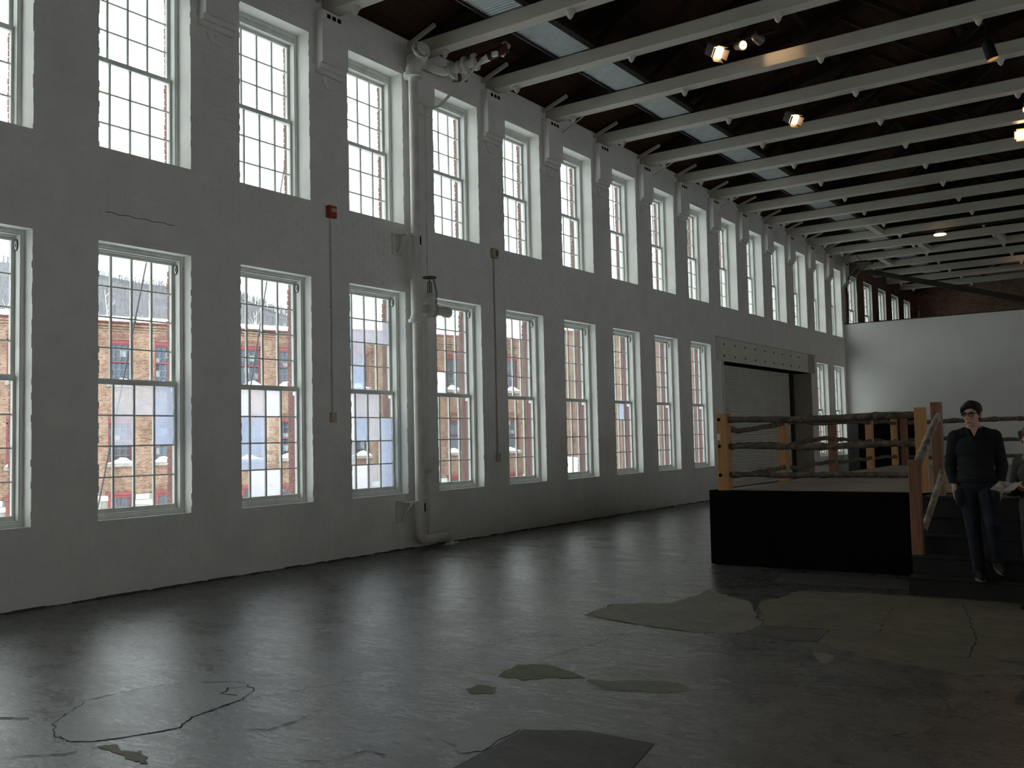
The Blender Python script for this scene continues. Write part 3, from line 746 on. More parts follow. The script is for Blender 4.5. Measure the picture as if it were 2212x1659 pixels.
# ---------------------------------------------------------------- boxing ring of rough timber
RX0, RY0, RZ, RS = 4.745, 11.30, 0.91, 9.15
rg = thing('boxing_ring', (RX0+RS/2, RY0+RS/2, 0), 'raised boxing ring with timber posts, branch rails and black skirt', 'boxing ring')
g = MB(); 
g.box(RX0+0.03, RX0+RS-0.03, RY0+0.02, RY0+RS-0.02, 0.0, RZ-0.05); g.build('platform', M['black_cloth'], rg)
nb = 24
for i in range(nb):
    a = RX0+0.01; bdy = (RS-0.02)/nb; yy = RY0+0.01+i*bdy
    MB().box(a, RX0+RS-0.01, yy+0.003, yy+bdy-0.003, RZ-0.05, RZ+random.uniform(-0.004, 0.002)).build('deck_board', M['mat'], rg)
# skirt with slight folds, hanging a little proud of the platform
def skirt(p, q, nrm):
    m_ = MB(); N = 60; p = Vector(p); q = Vector(q); nrm = Vector(nrm); prev = None
    for i in range(N+1):
        t = i/N; o = p.lerp(q, t)
        f = 0.006*math.sin(t*31)+0.004*math.sin(t*77+1)
        a = o+nrm*(0.006)+Vector((0,0,RZ+0.004)); b = o+nrm*(0.014+f)+Vector((0,0,0.012)); c = o-nrm*0.06+Vector((0,0,RZ+0.006))
        if prev: m_.quad(prev[0], a, b, prev[1]); m_.quad(prev[2], c, a, prev[0])
        prev = (a, b, c)
    return m_
skirt((RX0-0.01, RY0, 0), (RX0+RS, RY0, 0), (0, -1, 0)).build('skirt', M['black_cloth'], rg)
skirt((RX0, RY0, 0), (RX0, RY0+RS, 0), (-1, 0, 0)).build('skirt', M['black_cloth'], rg)
def post(x, y, z0, z1, wx, wy, parent, mat='post_wood', knots=()):
    p = MB().bev(x-wx/2, x+wx/2, y-wy/2, y+wy/2, z0, z1, 0.005).build('post', M[mat], parent)
    for zz in knots:
        MB().tube([(x-wx*0.25, y-wy/2-0.001, zz), (x-wx*0.25, y-wy/2-0.004, zz)], 0.022, 12).build('bolt_hole', M['hole'], p)
    return p
def branch(a, b, r, parent, seed, sag=0.0, mat='bark', name='branch_rail', wob=0.02, knobs=0.5):
    """a rough natural pole: wandering axis, swelling radius, knots and a few broken twig stubs"""
    rnd = random.Random(seed); a = Vector(a); b = Vector(b); L = (b-a).length; n = max(8, int(L/0.07)); d = (b-a)/L
    u = d.cross(Vector((0,0,1))); u.normalize(); v_ = u.cross(d)
    pts = []; rs = []; o1 = rnd.uniform(0, 99)
    for i in range(n+1):
        t = i/n; e = min(1, t*6, (1-t)*6)
        p = a.lerp(b, t) + Vector((0,0,-sag*math.sin(math.pi*t)))
        p += (u*noise.noise((o1, t*L*0.7, 0)) + v_*noise.noise((o1+7, t*L*0.7, 3)))*wob*2*e
        p += (u*noise.noise((o1, t*L*4, 5)) + v_*noise.noise((o1+3, t*L*4, 9)))*wob*0.35*e
        k = 1+0.22*noise.noise((o1+11, t*L*2.2, 2)) + 0.18*noise.noise((o1+5, t*L*7, 4))
        if rnd.random() < 0.10*knobs: k += 0.25
        pts.append(p); rs.append(r*k)
    m_ = MB().tube(pts, rs, 9)
    for _ in range(int(L*1.4*knobs)):
        i = rnd.randint(1, n-1); t = rnd.uniform(0, 6.28); dirv = (u*math.cos(t)+v_*math.sin(t)+d*rnd.uniform(-.5, .5)).normalized()
        m_.tube([pts[i], pts[i]+dirv*(r*1.0), pts[i]+dirv*(r*1.0+rnd.uniform(0.008, 0.028))], [r*0.6, r*0.42, r*0.24], 6)
    return m_.build(name, M[mat], parent, True)
FY = RY0+0.075
post(4.92, FY, RZ, 1.865, 0.135, 0.14, rg, 'post_wood', (1.79, 1.46, 1.10))
MB().box(4.858, 4.90, FY-0.076, FY-0.071, 1.535, 1.615).build('paper_label', M['paper'], rg)
post(7.235, FY, RZ, 1.855, 0.105, 0.14, rg, 'post_wood')
for j, zz in enumerate((1.782, 1.452, 1.103)):
    r = (0.041, 0.036, 0.033)[j]
    branch((4.99, FY, zz+0.003), (7.19, FY, zz-(0.006 if j < 2 else -0.01)), r, rg, 20+j, (0.0, 0.012, 0.0)[j], wob=0.02)
MB().tube([(7.13, FY, 1.775), (7.20, FY, 1.775)], 0.034, 10).build('cut_end', M['cut_wood'], rg)
LX = 4.86
lp = [(13.71, 'post_wood'), (16.12, 'post_red'), (18.44, 'post_wood'), (20.33, 'post_wood')]
for y, mt in lp: post(LX, y, RZ, 1.84, 0.12, 0.13, rg, mt)
post(LX+0.17, 20.38, RZ, 1.84, 0.13, 0.12, rg, 'post_red')
ys_ = [FY] + [p[0] for p in lp]
lz = [[(1.72, 1.755), (1.76, 1.76), (1.76, 1.77), (1.77, 1.76)], [(1.43, 1.43), (1.43, 1.49), (1.47, 1.44), (1.43, 1.41)], [(1.08, 1.12), (1.10, 1.12), (1.11, 1.12), (1.11, 1.095)]]
for j in range(3):
    for i in range(4):
        za, zb = lz[j][i]
        branch((LX+0.02, ys_[i]+0.06, za), (LX+0.02, ys_[i+1]-0.05, zb), 0.036-0.003*j, rg, 50+j*7+i, 0.06 if (i == 0 and j == 0) else 0.0, wob=0.035)
bxs = [LX+0.24, 8.0, 11.1, 13.7]
for i in range(3):
    post(bxs[i+1], 20.36, RZ, 1.84, 0.12, 0.13, rg, 'post_wood')
    for j, zz in enumerate((1.762, 1.41, 1.086)):
        branch((bxs[i]+0.02, 20.38, zz), (bxs[i+1]-0.02, 20.38, zz+0.01), 0.042-0.004*j, rg, 90+i*3+j, 0, wob=0.03)
# right-hand rails out of the frame stay simple but real
for y in (11.4, 14.4, 17.4): post(RX0+RS-0.1, y, RZ, 1.84, 0.13, 0.13, rg)
for j, zz in enumerate((1.77, 1.43, 1.09)): branch((RX0+RS-0.1, 11.45, zz), (RX0+RS-0.1, 20.3, zz), 0.04, rg, 130+j)

# ---------------------------------------------------------------- steps up to the ring
SX0, SX1 = 7.345, 9.30
st = thing('stage_steps', ((SX0+SX1)/2, 10.6, 0), 'black wooden steps up to the boxing ring with a branch handrail', 'steps')
for i in range(5):
    y0 = 9.99+0.20*i; z1 = 0.182*(i+1)
    MB().box(SX0, SX1, y0, y0+0.03, 0.182*i, z1-0.03).build('riser_board', M['black_paint'], st)
    MB().bev(SX0-0.004, SX1+0.004, y0-0.012, (y0+0.235 if i < 4 else 11.27), z1-0.028, z1, 0.004).build('tread', M['black_paint'], st)
    MB().box(SX0, SX0+0.03, y0+0.03, 11.27, 0.182*i, z1-0.03).build('side_panel', M['black_paint'], st)
post(7.495, 10.90, RZ, 1.895, 0.095, 0.14, st, 'post_red')
post(7.395, 10.24, 0.364, 1.312, 0.105, 0.09, st, 'post_red')
branch((7.540, 10.80, 1.76), (7.405, 10.30, 1.24), 0.036, st, 301, 0, 'bark_pale', 'handrail', 0.012, 0.6)
branch((7.545, 10.80, 1.17), (7.440, 10.30, 0.60), 0.033, st, 305, 0, 'bark_pale', 'handrail', 0.012, 0.8)

# ---------------------------------------------------------------- dark booth by the partition, sloping steel bar
bo = thing('dark_booth', (1.5, 33.2, 0), 'black booth, sheen coloured in at its left, standing against the white partition', 'booth')
MB().bev(0.95, 2.44, 32.3, 34.2, 0.02, 2.17, 0.02).build('body', M['black_cloth'], bo)
MB().bev(0.58, 0.95, 32.28, 34.2, 0.02, 2.17, 0.015).build('side_panel', M['charcoal'], bo)  # lighter colour stands for the sheen of light on the booth's left
MB().box(0.56, 2.46, 32.27, 34.22, 2.171, 2.20).build('top', M['black_cloth'], bo)
MB().obar((0.95, 34.66, 7.18), (6.35, 34.66, 5.52), 0.14, 0.17).build('sloping_bar', M['steel_dark'])
tag(bpy.data.objects['sloping_bar'], 'long dark steel bar sloping down to the top of the partition', 'bar')
pf = thing('cable_tray', (0.9, 33.4, 7.3), 'dark tray and drooping cables under the beams near the partition', 'tray')
MB().bev(0.72, 1.18, 33.5, 34.2, 7.36, 7.42, 0.01).build('tray', M['steel_dark'], pf)
MB().tube([(0.95, PIER[14], 7.60), (0.95, PIER[14]+0.2, 7.5), (0.95, 33.6, 7.42)], 0.012, 6).build('hanger', M['steel_dark'], pf)
for s, (yy, z0) in enumerate(((35.0, 5.7), (36.4, 6.1))):
    MB().tube([(0.7+s*0.3, 34.1, 7.36), (0.35, 34.5+s*0.6, 7.2), (0.06, yy-0.2, 6.9), (0.05, yy, 6.5), (0.05, yy-0.05, z0)], 0.022, 6).build('cable', M['steel_dark'], pf)
# white cross braces between the last beams
for i, (x, k) in enumerate(((2.3, 12), (2.9, 14), (5.2, 14), (1.2, 15))):
    b = MB().box(x-0.09, x+0.09, PIER[k]+BW/2+0.002, PIER[k+1]-BW/2-0.002, BZ0+0.03, BZ1-0.03).build('cross_brace', M['beam'])
    tag(b, ['white brace between far roof beams, nearest the lit downlight', 'white brace between far roof beams, left of the downlight', 'white brace between far roof beams at the right edge', 'white brace between far roof beams beside the dark tray'][i], 'brace', 'white braces between the far beams')
tag(MB().tube([(0.12, 46.1, 0), (0.12, 46.1, 7.0)], 0.06, 10).build('corner_pipe', M['pipe'], None, True), 'white pipe in the far corner beyond the partition', 'pipe')

# ---------------------------------------------------------------- gallery lamps
def lamp(loc, aim, kind, label, energy, track=True):
    p = Vector(loc); d = (Vector(aim)-p).normalized()
    t = thing('spotlight', loc, label, 'lamp', 'gallery lamps on the beams')
    u = d.cross(Vector((0,0,1))).normalized(); v_ = u.cross(d)
    if kind == 'flood':
        MB().obar(p-d*0.17, p+d*0.02, 0.20, 0.17, v_).build('housing', M['lamp_body'], t)
        MB().obar(p+d*0.022, p+d*0.032, 0.18, 0.15, v_).build('lens', M['lamp_glow'], t)
        for sx_, sy_ in ((1, 0), (-1, 0), (0, 1), (0, -1)):
            a = p+d*0.02+u*(0.085*sx_)+v_*(0.075*sy_); e = a+d*0.11+u*(0.05*sx_)+v_*(0.05*sy_)
            wd = v_ if sx_ else u; hw_ = 0.07 if sx_ else 0.085
            nn = wd.cross((e-a).normalized())*0.003
            m_ = MB(); A = [a-wd*hw_, a+wd*hw_, e+wd*hw_*1.15, e-wd*hw_*1.15]
            m_.quad(*[q+nn for q in A]); m_.quad(*[q-nn for q in reversed(A)])
            m_.build('barn_door', M['lamp_body'], t)
        MB().tube([p-d*0.07+Vector((0,0,0.12)), Vector((p.x, p.y, roof_z(p.x)+0.02))], 0.007, 6).build('drop_rod', M['steel_dark'], t)
        MB().tube([p-d*0.07+u*0.11, p-d*0.07+u*0.11+Vector((0,0,0.12)), p-d*0.07-u*0.11+Vector((0,0,0.12)), p-d*0.07-u*0.11], 0.008, 6).build('yoke', M['lamp_body'], t)
    elif kind == 'can':
        MB().tube([p-d*0.19, p-d*0.17, p-d*0.02, p+d*0.0], [0.035, 0.06, 0.075, 0.08], 16).build('housing', M['lamp_body'], t, True)
        MB().tube([p+d*0.001, p+d*0.012], 0.062, 16).build('lens', M['lamp_glow'], t)
        g_ = MB(); g_.obar(p+d*0.016-u*0.06, p+d*0.016+u*0.06, 0.008, 0.008); g_.obar(p+d*0.016-v_*0.06, p+d*0.016+v_*0.06, 0.008, 0.008); g_.build('grille', M['lamp_body'], t)
        MB().tube([p-d*0.08, p-d*0.08+Vector((-0.04, 0.02, 0.14))], 0.012, 6).build('arm', M['lamp_body'], t)
    elif kind == 'disc':
        MB().tube([p+Vector((0,0,0.03)), p+Vector((0,0,0.16))], [0.15, 0.10], 18).build('housing', M['lamp_body'], t, True)
        MB().tube([p+Vector((0,0,0.005)), p+Vector((0,0,0.028))], 0.17, 18).build('lens', M['lamp_glow'], t)
    ld = bpy.data.lights.new('spot', 'SPOT'); ld.energy = energy; ld.color = (1.0, 0.66, 0.36); ld.spot_size = math.radians(70); ld.spot_blend = 0.5; ld.shadow_soft_size = 0.05
    lo = bpy.data.objects.new('lamp_light', ld); COL.objects.link(lo); lo.parent = t
    lo.matrix_local = Matrix.Translation(d*0.13) @ d.to_track_quat('-Z', 'Y').to_matrix().to_4x4()
    return t, p
L1 = (3.83, 14.28, 7.70); L2 = (4.24, 14.35, 7.735); L3 = (3.80, 18.05, 7.62); L4 = (7.52, 20.3, 7.62); L5 = (7.24, 21.75, 7.55); L6 = (3.98, 30.75, 7.42)
for loc, aim, kd, lb, en in ((L1, (5.65, 13.25, 6.25), 'flood', 'square floodlight with barn doors glowing between the nearer beams', 60),
        (L2, (5.9, 13.3, 7.15), 'can', 'small round spotlight glowing just right of the square floodlight', 12),
        (L3, (5.6, 17.0, 6.2), 'flood', 'square floodlight with barn doors glowing alone further back', 50),
        (L4, (8.4, 16.0, 6.6), 'can', 'round spotlight at the right edge, upper of two', 12),
        (L5, (8.4, 17.0, 6.2), 'flood', 'floodlight at the right edge, lower of two', 40),
        (L6, (3.98, 30.75, 5), 'disc', 'round downlight glowing between the far beams', 40)):
    lamp(loc, aim, kd, lb, en)
lamp((4.47, 14.50, 7.80), (4.60, 15.26, 7.735), 'can', 'added small spotlight turned away, washing the next beam with warm light', 7)  # added lamp, placed to throw a warm patch on the next beam
lamp((6.75, 35.9, 7.50), (6.2, 40.0, 7.3), 'flood', 'added floodlight beyond the partition, out of view past the right edge, turned to the far beams', 60)  # added lamp out of view, there to warm the far beams
tr = thing('light_track', (4.0, 14.42, 7.86), 'dark lighting track bar carrying the two nearer lamps', 'track')
MB().bev(3.55, 4.75, 14.40, 14.44, 7.845, 7.885, 0.004).build('bar', M['steel_dark'], tr)
for x in (3.6, 4.7): MB().tube([(x, 14.42, 7.885), (x, 14.42, roof_z(x)+0.01)], 0.012, 6).build('hanger', M['steel_dark'], tr)
MB().obar((3.83, 14.42, 7.845), (3.80, 14.33, 7.80), 0.02, 0.02).build('clamp', M['lamp_body'], tr)
tr2 = thing('light_track', (5, 30.75, 7.58), 'dark lighting track bar beside the far downlight', 'track')
MB().bev(3.1, 8.5, 30.72, 30.78, 7.55, 7.61, 0.004).build('bar', M['steel_dark'], tr2)
cy = thing('cylinder_light', (7.46, 16.55, 7.45), 'black cylinder downlight with orange glowing rim at upper right', 'lamp')
a = Vector((7.47, 16.58, 7.42)); d = Vector((-0.25, -0.1, 1)).normalized()
MB().tube([a, a+d*0.03, a+d*0.28, a+d*0.30], [0.095, 0.09, 0.085, 0.05], 18).build('housing', M['glasses'], cy, True)
MB().tube([a+d*0.012, a-d*0.006], [0.05, 0.075], 18).build('rim', emit('amber_rim', (1.0, 0.45, 0.12), 0.55), cy)
MB().tube([a+d*0.29, Vector((7.38, 16.57, roof_z(7.38)-0.03))], 0.02, 8).build('stem', M['glasses'], cy)

# ---------------------------------------------------------------- outside: mill building across the yard
FA = Vector((-30.366, 26.718, 0)); FD = Vector((math.sin(.2836), math.cos(.2836), 0)); FN = Vector((FD.y, -FD.x, 0))   # FN points to us
def fp(s, n, z): return FA + FD*s + FN*n + Vector((0,0,z))
class FB(MB):
    def fbox(m, s0, s1, n0, n1, z0, z1, skip=''):
        k = len(m.v)
        for z in (z0, z1):
            for s, n in ((s0,n0),(s1,n0),(s1,n1),(s0,n1)): m.v.append(tuple(fp(s,n,z)))
        for q in ((0,1,2,3),(7,6,5,4),(0,4,5,1),(1,5,6,2),(2,6,7,3),(3,7,4,0)): m.f.append(tuple(k+i for i in q)); m.mi.append(m.cur)
        return m
GZ = -1.25
tag(MB().box(-420, -0.76, -250, 500, GZ-0.3, GZ).build('courtyard_ground', M['snow']), kind='structure')
tag(MB().box(X_R+0.45, 400, -250, 500, GZ-0.3, GZ).build('field_ground', M['snow']), kind='structure')
S0, S1, EAVE = -26.0, 26.2, 7.45
wc = [-0.6+2.108*k for k in range(-9, 13)]
ww, uz, lz_, bz = 0.56, (4.60, 6.62), (0.92, 2.98), (-1.2, -0.50)
bld = thing('mill_building', tuple(fp(8, -4, GZ)), 'old tan brick mill with red window frames across the snowy yard', 'building')
# facade as brick cells with real openings
m_ = FB()
edges = sorted({S0, S1} | {c-ww for c in wc} | {c+ww for c in wc})
for a, b in zip(edges[:-1], edges[1:]):
    mid = (a+b)/2; z = -0.50
    if any(abs(mid-c) < ww for c in wc):
        for h0, h1 in (lz_, uz): m_.fbox(a, b, -0.45, 0, z, h0); z = h1
    m_.fbox(a, b, -0.45, 0, z, EAVE if mid < 9 else EAVE+0.25)
fac = m_.build('facade_wall', M['brick_far'], bld)
m_ = FB()
rnd = random.Random(3)
z = GZ
while z < -0.52:
    s = S0; h = rnd.uniform(0.2, 0.32)
    while s < S1:
        L = rnd.uniform(0.35, 0.9)
        if not any(c-ww-0.05 < s+L/2 < c+ww+0.05 for c in wc): m_.fbox(s, s+L-0.02, -0.3, rnd.uniform(0.02, 0.05), z, min(z+h, -0.5)-0.02)
        s += L
    z += h
o_ = m_.build('foundation_stones', M['stone'], bld); o_['kind'] = 'stuff'
FB().fbox(S0, S1, -0.4, 0.0, GZ, -0.52).build('foundation_core', M['sill_stone'], bld)
FB().fbox(S0, 9.0, -0.5, 0.16, EAVE-0.02, EAVE+0.12).fbox(9.0, S1, -0.45, 0.05, EAVE+0.25, EAVE+0.36).build('eave_board', M['red_trim'], bld)
m_ = FB()
for zz, d in ((7.02, 0.03), (7.12, 0.06), (7.26, 0.09)): m_.fbox(S0, S1, -0.1, d, zz, zz+0.08)
m_.build('corbel_course', M['brick_far'], bld)
m_ = FB(); k = len(m_.v)
sr = FB()
for (n0, z0, n1, z1) in ((0.18, EAVE+0.12, -0.6, EAVE+0.34), (-0.6, EAVE+0.34, -7, EAVE+1.2)):
    sr.quad(fp(S0, n0, z0), fp(9.0, n0, z0), fp(9.0, n1, z1), fp(S0, n1, z1))
sr.quad(fp(S0, 0.18, EAVE+0.12), fp(9, 0.18, EAVE+0.12), fp(9, 0.18, EAVE+0.02), fp(S0, 0.18, EAVE+0.02))
sr.quad(fp(9, 0.18, EAVE), fp(9, -7, EAVE), fp(9, -7, EAVE+1.2), fp(9, -0.6, EAVE+0.34))
sr.build('snowy_roof', M['snow'], bld)
FB().fbox(S0, S1, -8, -0.46, GZ, EAVE-0.1).build('building_body', M['brick_far'], bld)
# windows: frame, arch, panes, sill, snow - one prototype of each row then copies
RZF = Matrix.Rotation(math.atan2(FD.y, FD.x), 4, 'Z')
def far_window(h, arch):
    P = {}
    f = MB(); W2 = ww
    for s in (-1, 1): f.box(s*W2-(0.09 if s > 0 else 0), s*W2+(0.09 if s < 0 else 0), 0.10, 0.22, 0, h-0.02)
    f.box(-W2, W2, 0.10, 0.22, 0, 0.07); f.box(-W2, W2, 0.09, 0.22, h*0.5-0.035, h*0.5+0.035)
    f.box(-W2, W2, 0.10, 0.22, h-0.22, h-0.12)
    P['frame'] = f.mesh('window_frame', M['red_trim'])
    a = MB(); n = 10; pts = [(-W2, h-0.16)] + [(-W2+2*W2*i/n, h-0.02+0.10*math.sin(math.pi*i/n)) for i in range(n+1)] + [(W2, h-0.16)]
    a.prism(pts, 'y', 0.06, 0.2); P['arch'] = a.mesh('arch_panel', M['red_trim'])
    br = MB()
    for i in range(13):
        t = (i-6)/6*0.36; r0 = W2/math.sin(0.40)
        cx, cz = 0, h-0.02+0.10-r0
        p = [(cx+r*math.sin(t+dt), cz+r*math.cos(t+dt)) for r, dt in ((r0+0.01, -0.022), (r0+0.01, 0.022), (r0+0.21, 0.020), (r0+0.21, -0.020))]
        br.prism(p, 'y', -0.012, 0.1)
    P['voussoir'] = br.mesh('arch_bricks', M['brick_red'])
    P['arch_recess'] = None
    mu_ = MB()
    for i in range(1, 4): mu_.box(-W2+2*W2*i/4-0.012, -W2+2*W2*i/4+0.012, 0.135, 0.165, 0.05, h-0.2)
    for i in (1, 2, 4, 5): mu_.box(-W2+0.05, W2-0.05, 0.135, 0.165, 0.06+(h-0.24)*i/6-0.012, 0.06+(h-0.24)*i/6+0.012)
    P['grid'] = mu_.mesh('glazing_bars', M['bar_grey'])
    pw = 2*W2/4; ph = (h-0.24)/6
    P['pw'] = (pw, ph)
    for nm in ('pane_dark', 'pane_blue', 'pane_pale'):
        P[nm] = MB().box(-pw/2+0.012, pw/2-0.012, 0.15, 0.158, -ph/2+0.012, ph/2-0.012).mesh('pane', M[nm])
    s_ = MB(); s_.box(-W2-0.10, W2+0.10, -0.12, 0.15, -0.16, 0.0); P['sill'] = s_.mesh('stone_sill', M['sill_stone'])
    return P
FWP = [far_window(uz[1]-uz[0], True), far_window(lz_[1]-lz_[0], True)]
def snow_mound(seed):
    rd = random.Random(seed); b = MB(); n = 12; prev = None; c = rd.uniform(-0.25, 0.25); hh = rd.uniform(0.10, 0.24)
    for i in range(n+1):
        x = -ww-0.05+(2*ww+0.1)*i/n; e = math.sin(math.pi*i/n)**0.5
        z = e*(0.07+hh*math.exp(-((x-c)/0.4)**2)) + 0.012*math.sin(i*2.3+seed)
        ring = [(x, 0.13, 0), (x, 0.12, max(0.004, z)), (x, 0.0, max(0.004, z*0.9)), (x, -0.12, max(0.003, z*0.35)), (x, -0.14, 0)]
        if prev:
            for q in range(4): b.quad(prev[q], ring[q], ring[q+1], prev[q+1])
        prev = ring
    return b.mesh('snow_cap', M['snow'], True)
SNOW = [snow_mound(i) for i in range(5)]
bo_ = Vector(ORG[bld.name])
def flocal(s, n, z): return fp(s, n, z)-bo_
rnd = random.Random(11)
for ci, c in enumerate(wc):
    for row, (z0, z1) in enumerate((uz, lz_)):
        P = FWP[row]
        wroot = bpy.data.objects.new('window', P['frame']); COL.objects.link(wroot); wroot.parent = bld
        wroot.matrix_local = Matrix.Translation(flocal(c, 0, z0)) @ RZF
        for nm in ('arch', 'grid', 'sill'): inst({'arch': 'arch_panel', 'grid': 'glazing_bars', 'sill': 'stone_sill'}[nm], P[nm], wroot)
        q = inst('arch_bricks', P['voussoir'], wroot); q['kind'] = 'stuff'
        sn = inst('snow_cap', SNOW[rnd.randint(0, 4)], wroot)
        base = rnd.choice(['pane_dark', 'pane_dark', 'pane_blue'])
        pw, ph = P['pw']
        for i in range(4):
            for j in range(6):
                nm = base if rnd.random() < 0.72 else rnd.choice(['pane_dark', 'pane_blue', 'pane_pale'])
                inst('pane', P[nm], wroot, (-ww+pw*(i+0.5), 0, 0.06+ph*(j+0.5)))
    # basement light under a red lintel
    m_ = FB(); m_.fbox(c-ww-0.10, c+ww+0.10, -0.1, 0.09, bz[1]-0.04, bz[1]+0.10)
    m_.fbox(c-ww, c-ww+0.14, -0.15, 0.06, GZ, bz[1]-0.04).fbox(c+ww-0.14, c+ww, -0.15, 0.06, GZ, bz[1]-0.04).fbox(c-ww+0.14, c+ww-0.14, -0.15, 0.05, bz[1]-0.16, bz[1]-0.04)
    bw_ = m_.build('basement_window', M['red_trim'], bld)
    FB().fbox(c-ww+0.14, c+ww-0.14, -0.15, 0.012, GZ, bz[1]-0.16).build('pane', M['pane_dark'], bw_)
    m_ = FB()
    for i in range(1, 5): s = c-ww+0.14+(2*ww-0.28)*i/5; m_.fbox(s-0.012, s+0.012, -0.02, 0.024, GZ, bz[1]-0.16)
    m_.build('glazing_bars', M['bar_grey'], bw_)
# the taller plain wing that closes the yard on the right
wg = thing('brick_wing', tuple(fp(38, -4, GZ)), 'taller plain brick wing at the right end of the mill', 'building')
cx_ = [29.5, 36.5, 41.5]
m_ = FB(); edges = sorted({26.3, 60.0} | {c-0.6 for c in cx_} | {c+0.6 for c in cx_})
for a, b in zip(edges[:-1], edges[1:]):
    mid = (a+b)/2; z = GZ
    if any(abs(mid-c) < 0.6 for c in cx_ if c > 30):
        for h0, h1 in ((1.2, 3.3), (4.7, 6.8)): m_.fbox(a, b, 0.0, 0.6, z, h0); z = h1
    m_.fbox(a, b, 0.0, 0.6, z, 8.35)
m_.build('facade_wall', M['brick_far'], wg)
FB().fbox(26.25, 60, -0.1, 0.66, 8.35, 8.50).build('coping', M['red_trim'], wg)
FB().fbox(26.3, 60, -8, -0.02, GZ, 8.0).build('building_body', M['brick_far'], wg)
go = Vector(ORG[wg.name])
for c in cx_[1:]:
    for z0 in (1.2, 4.7):
        P = FWP[0]; wroot = bpy.data.objects.new('window', P['frame']); COL.objects.link(wroot); wroot.parent = wg
        wroot.matrix_local = Matrix.Translation(fp(c, 0.6, z0)-go) @ RZF
        inst('glazing_bars', P['grid'], wroot); inst('stone_sill', P['sill'], wroot); inst('snow_cap', SNOW[rnd.randint(0, 4)], wroot); inst('arch_panel', P['arch'], wroot)
        pw, ph = P['pw']
        for i in range(4):
            for j in range(6): inst('pane', P[rnd.choice(['pane_dark', 'pane_blue'])], wroot, (-ww+pw*(i+0.5), 0, 0.06+ph*(j+0.5)))
# snow banks in the yard
def bank(s, n, r, h, label):
    b = MB(); N, R_ = 24, 8; c = fp(s, n, GZ)
    rings = []
    for j in range(R_+1):
        t = j/R_; ring = []
        for i in range(N):
            a = 2*math.pi*i/N; rr = r*t*(1+0.2*noise.noise((math.cos(a)*1.5+s, math.sin(a)*1.5, 1)))
            ring.append(tuple(c+Vector((rr*math.cos(a)*1.5, rr*math.sin(a), h*(1-t**1.6)*(1+0.25*noise.noise((rr*math.cos(a), rr*math.sin(a), s)))-0.02))))
        rings.append(ring)
    for j in range(R_):
        for i in range(N): b.quad(rings[j][i], rings[j][(i+1) % N], rings[j+1][(i+1) % N], rings[j+1][i])
    o = b.build('snow_bank', M['snow'], None, True); tag(o, label, 'snow bank', 'snow banks in the yard')
bank(24.2, 3.2, 2.6, 1.9, 'white snow bank against the mill seen through the fifth lower window')
bank(38.0, 4.0, 2.4, 1.7, 'white snow bank further right in the yard below the tall wing')
# slanting guy cables close outside the windows
for (y0, y1, lab) in ((8.33, 7.50, 'thin slanting cable outside the first full lower window'), (10.55, 9.78, 'thin slanting cable outside the second full lower window')):
    t = thing('guy_cable', (-2.5, y1, GZ), lab, 'cable')
    k = (y0-y1)/(4.45-0.6)
    MB().tube([(-2.5, y1-k*(0.6-GZ), GZ), (-2.5, y0+k*2.2, 6.65)], 0.012, 6).build('wire', M['cable'], t)
    MB().tube([(-2.5, y1+k*2.75, 3.35), (-2.5, y1+k*2.85, 3.45)], 0.022, 6).build('turnbuckle', M['cable'], t)
    MB().box(-2.6, -2.4, y1-k*(0.6-GZ)-0.1, y1-k*(0.6-GZ)+0.1, GZ, GZ+0.12).build('anchor_block', M['stone'], t)

# wooded hill behind
def hill_mat():
    m, t, b = new_mat('bare_winter_woods')
    n = nz(t, 0.12, 8, 0.7, sc=(1, 1, 0.35)); n2 = nz(t, 0.02, 4, 0.6)
    c = mix(t, ramp(t, n, [(0.35, (0.105, 0.105, 0.113)), (0.65, (0.150, 0.150, 0.162))]), ramp(t, n2, [(0.4, (0.12, 0.116, 0.131)), (0.6, (0.138, 0.143, 0.140))]), 0.5)
    t.links.new(c, b.inputs['Base Color']); b.inputs['Roughness'].default_value = 1; b.inputs['Specular IOR Level'].default_value = 0; return m
M['hill'] = hill_mat()
M['twig'] = simple('grey_bare_twigs', (0.21, 0.207, 0.222), (0.17, 0.168, 0.18), 0.3, 1.0, 0, 0.0)
M['birch'] = simple('pale_birch_trunk', (0.72, 0.73, 0.70), (0.55, 0.56, 0.53), 0.5, 1.0, 0, 0.0)
DV = Vector((-0.7614, 0.6463, 0)).normalized()          # horizontal direction from the camera to the hill
RV = Vector((DV.y*1.0, -DV.x, 0)); RV = Vector((0.82, 0.572, 0))
ridge = [(-560, 300, 78), (-431, 120, 76), (-385, 150, 77), (-340, 179, 73.5), (-311, 199.5, 66.5), (-289, 215, 62.5), (-269, 229, 57), (-254.5, 240, 52), (-234, 254, 40), (-200, 278, 18), (-150, 312, 2)]
ridge = [(-470, 87, 80)] + [r for r in ridge if r[0] > -450]
hb = MB(); rows = 14; grid = []
for j in range(rows+1):
    t = j/rows; line = []
    for (x, y, z) in ridge:
        f = 0.42+0.58*t if t <= 1 else 1
        px = CAM.x+(x-CAM.x)*f; py = y*f
        zz = GZ + (z-2.5-GZ)*max(0, (f-0.42)/0.58)**0.85
        line.append((px, py, zz))
    grid.append(line)
fine = []
for line in grid:
    o = []
    for a, b in zip(line[:-1], line[1:]):
        for q in range(6): o.append(tuple(Vector(a).lerp(Vector(b), q/6)))
    o.append(line[-1]); fine.append(o)
for j in range(rows+1):
    for i, p in enumerate(fine[j]):
        fine[j][i] = (p[0], p[1], p[2]+(3*noise.noise((p[0]*0.03, p[1]*0.03, 0)))*(j/rows))
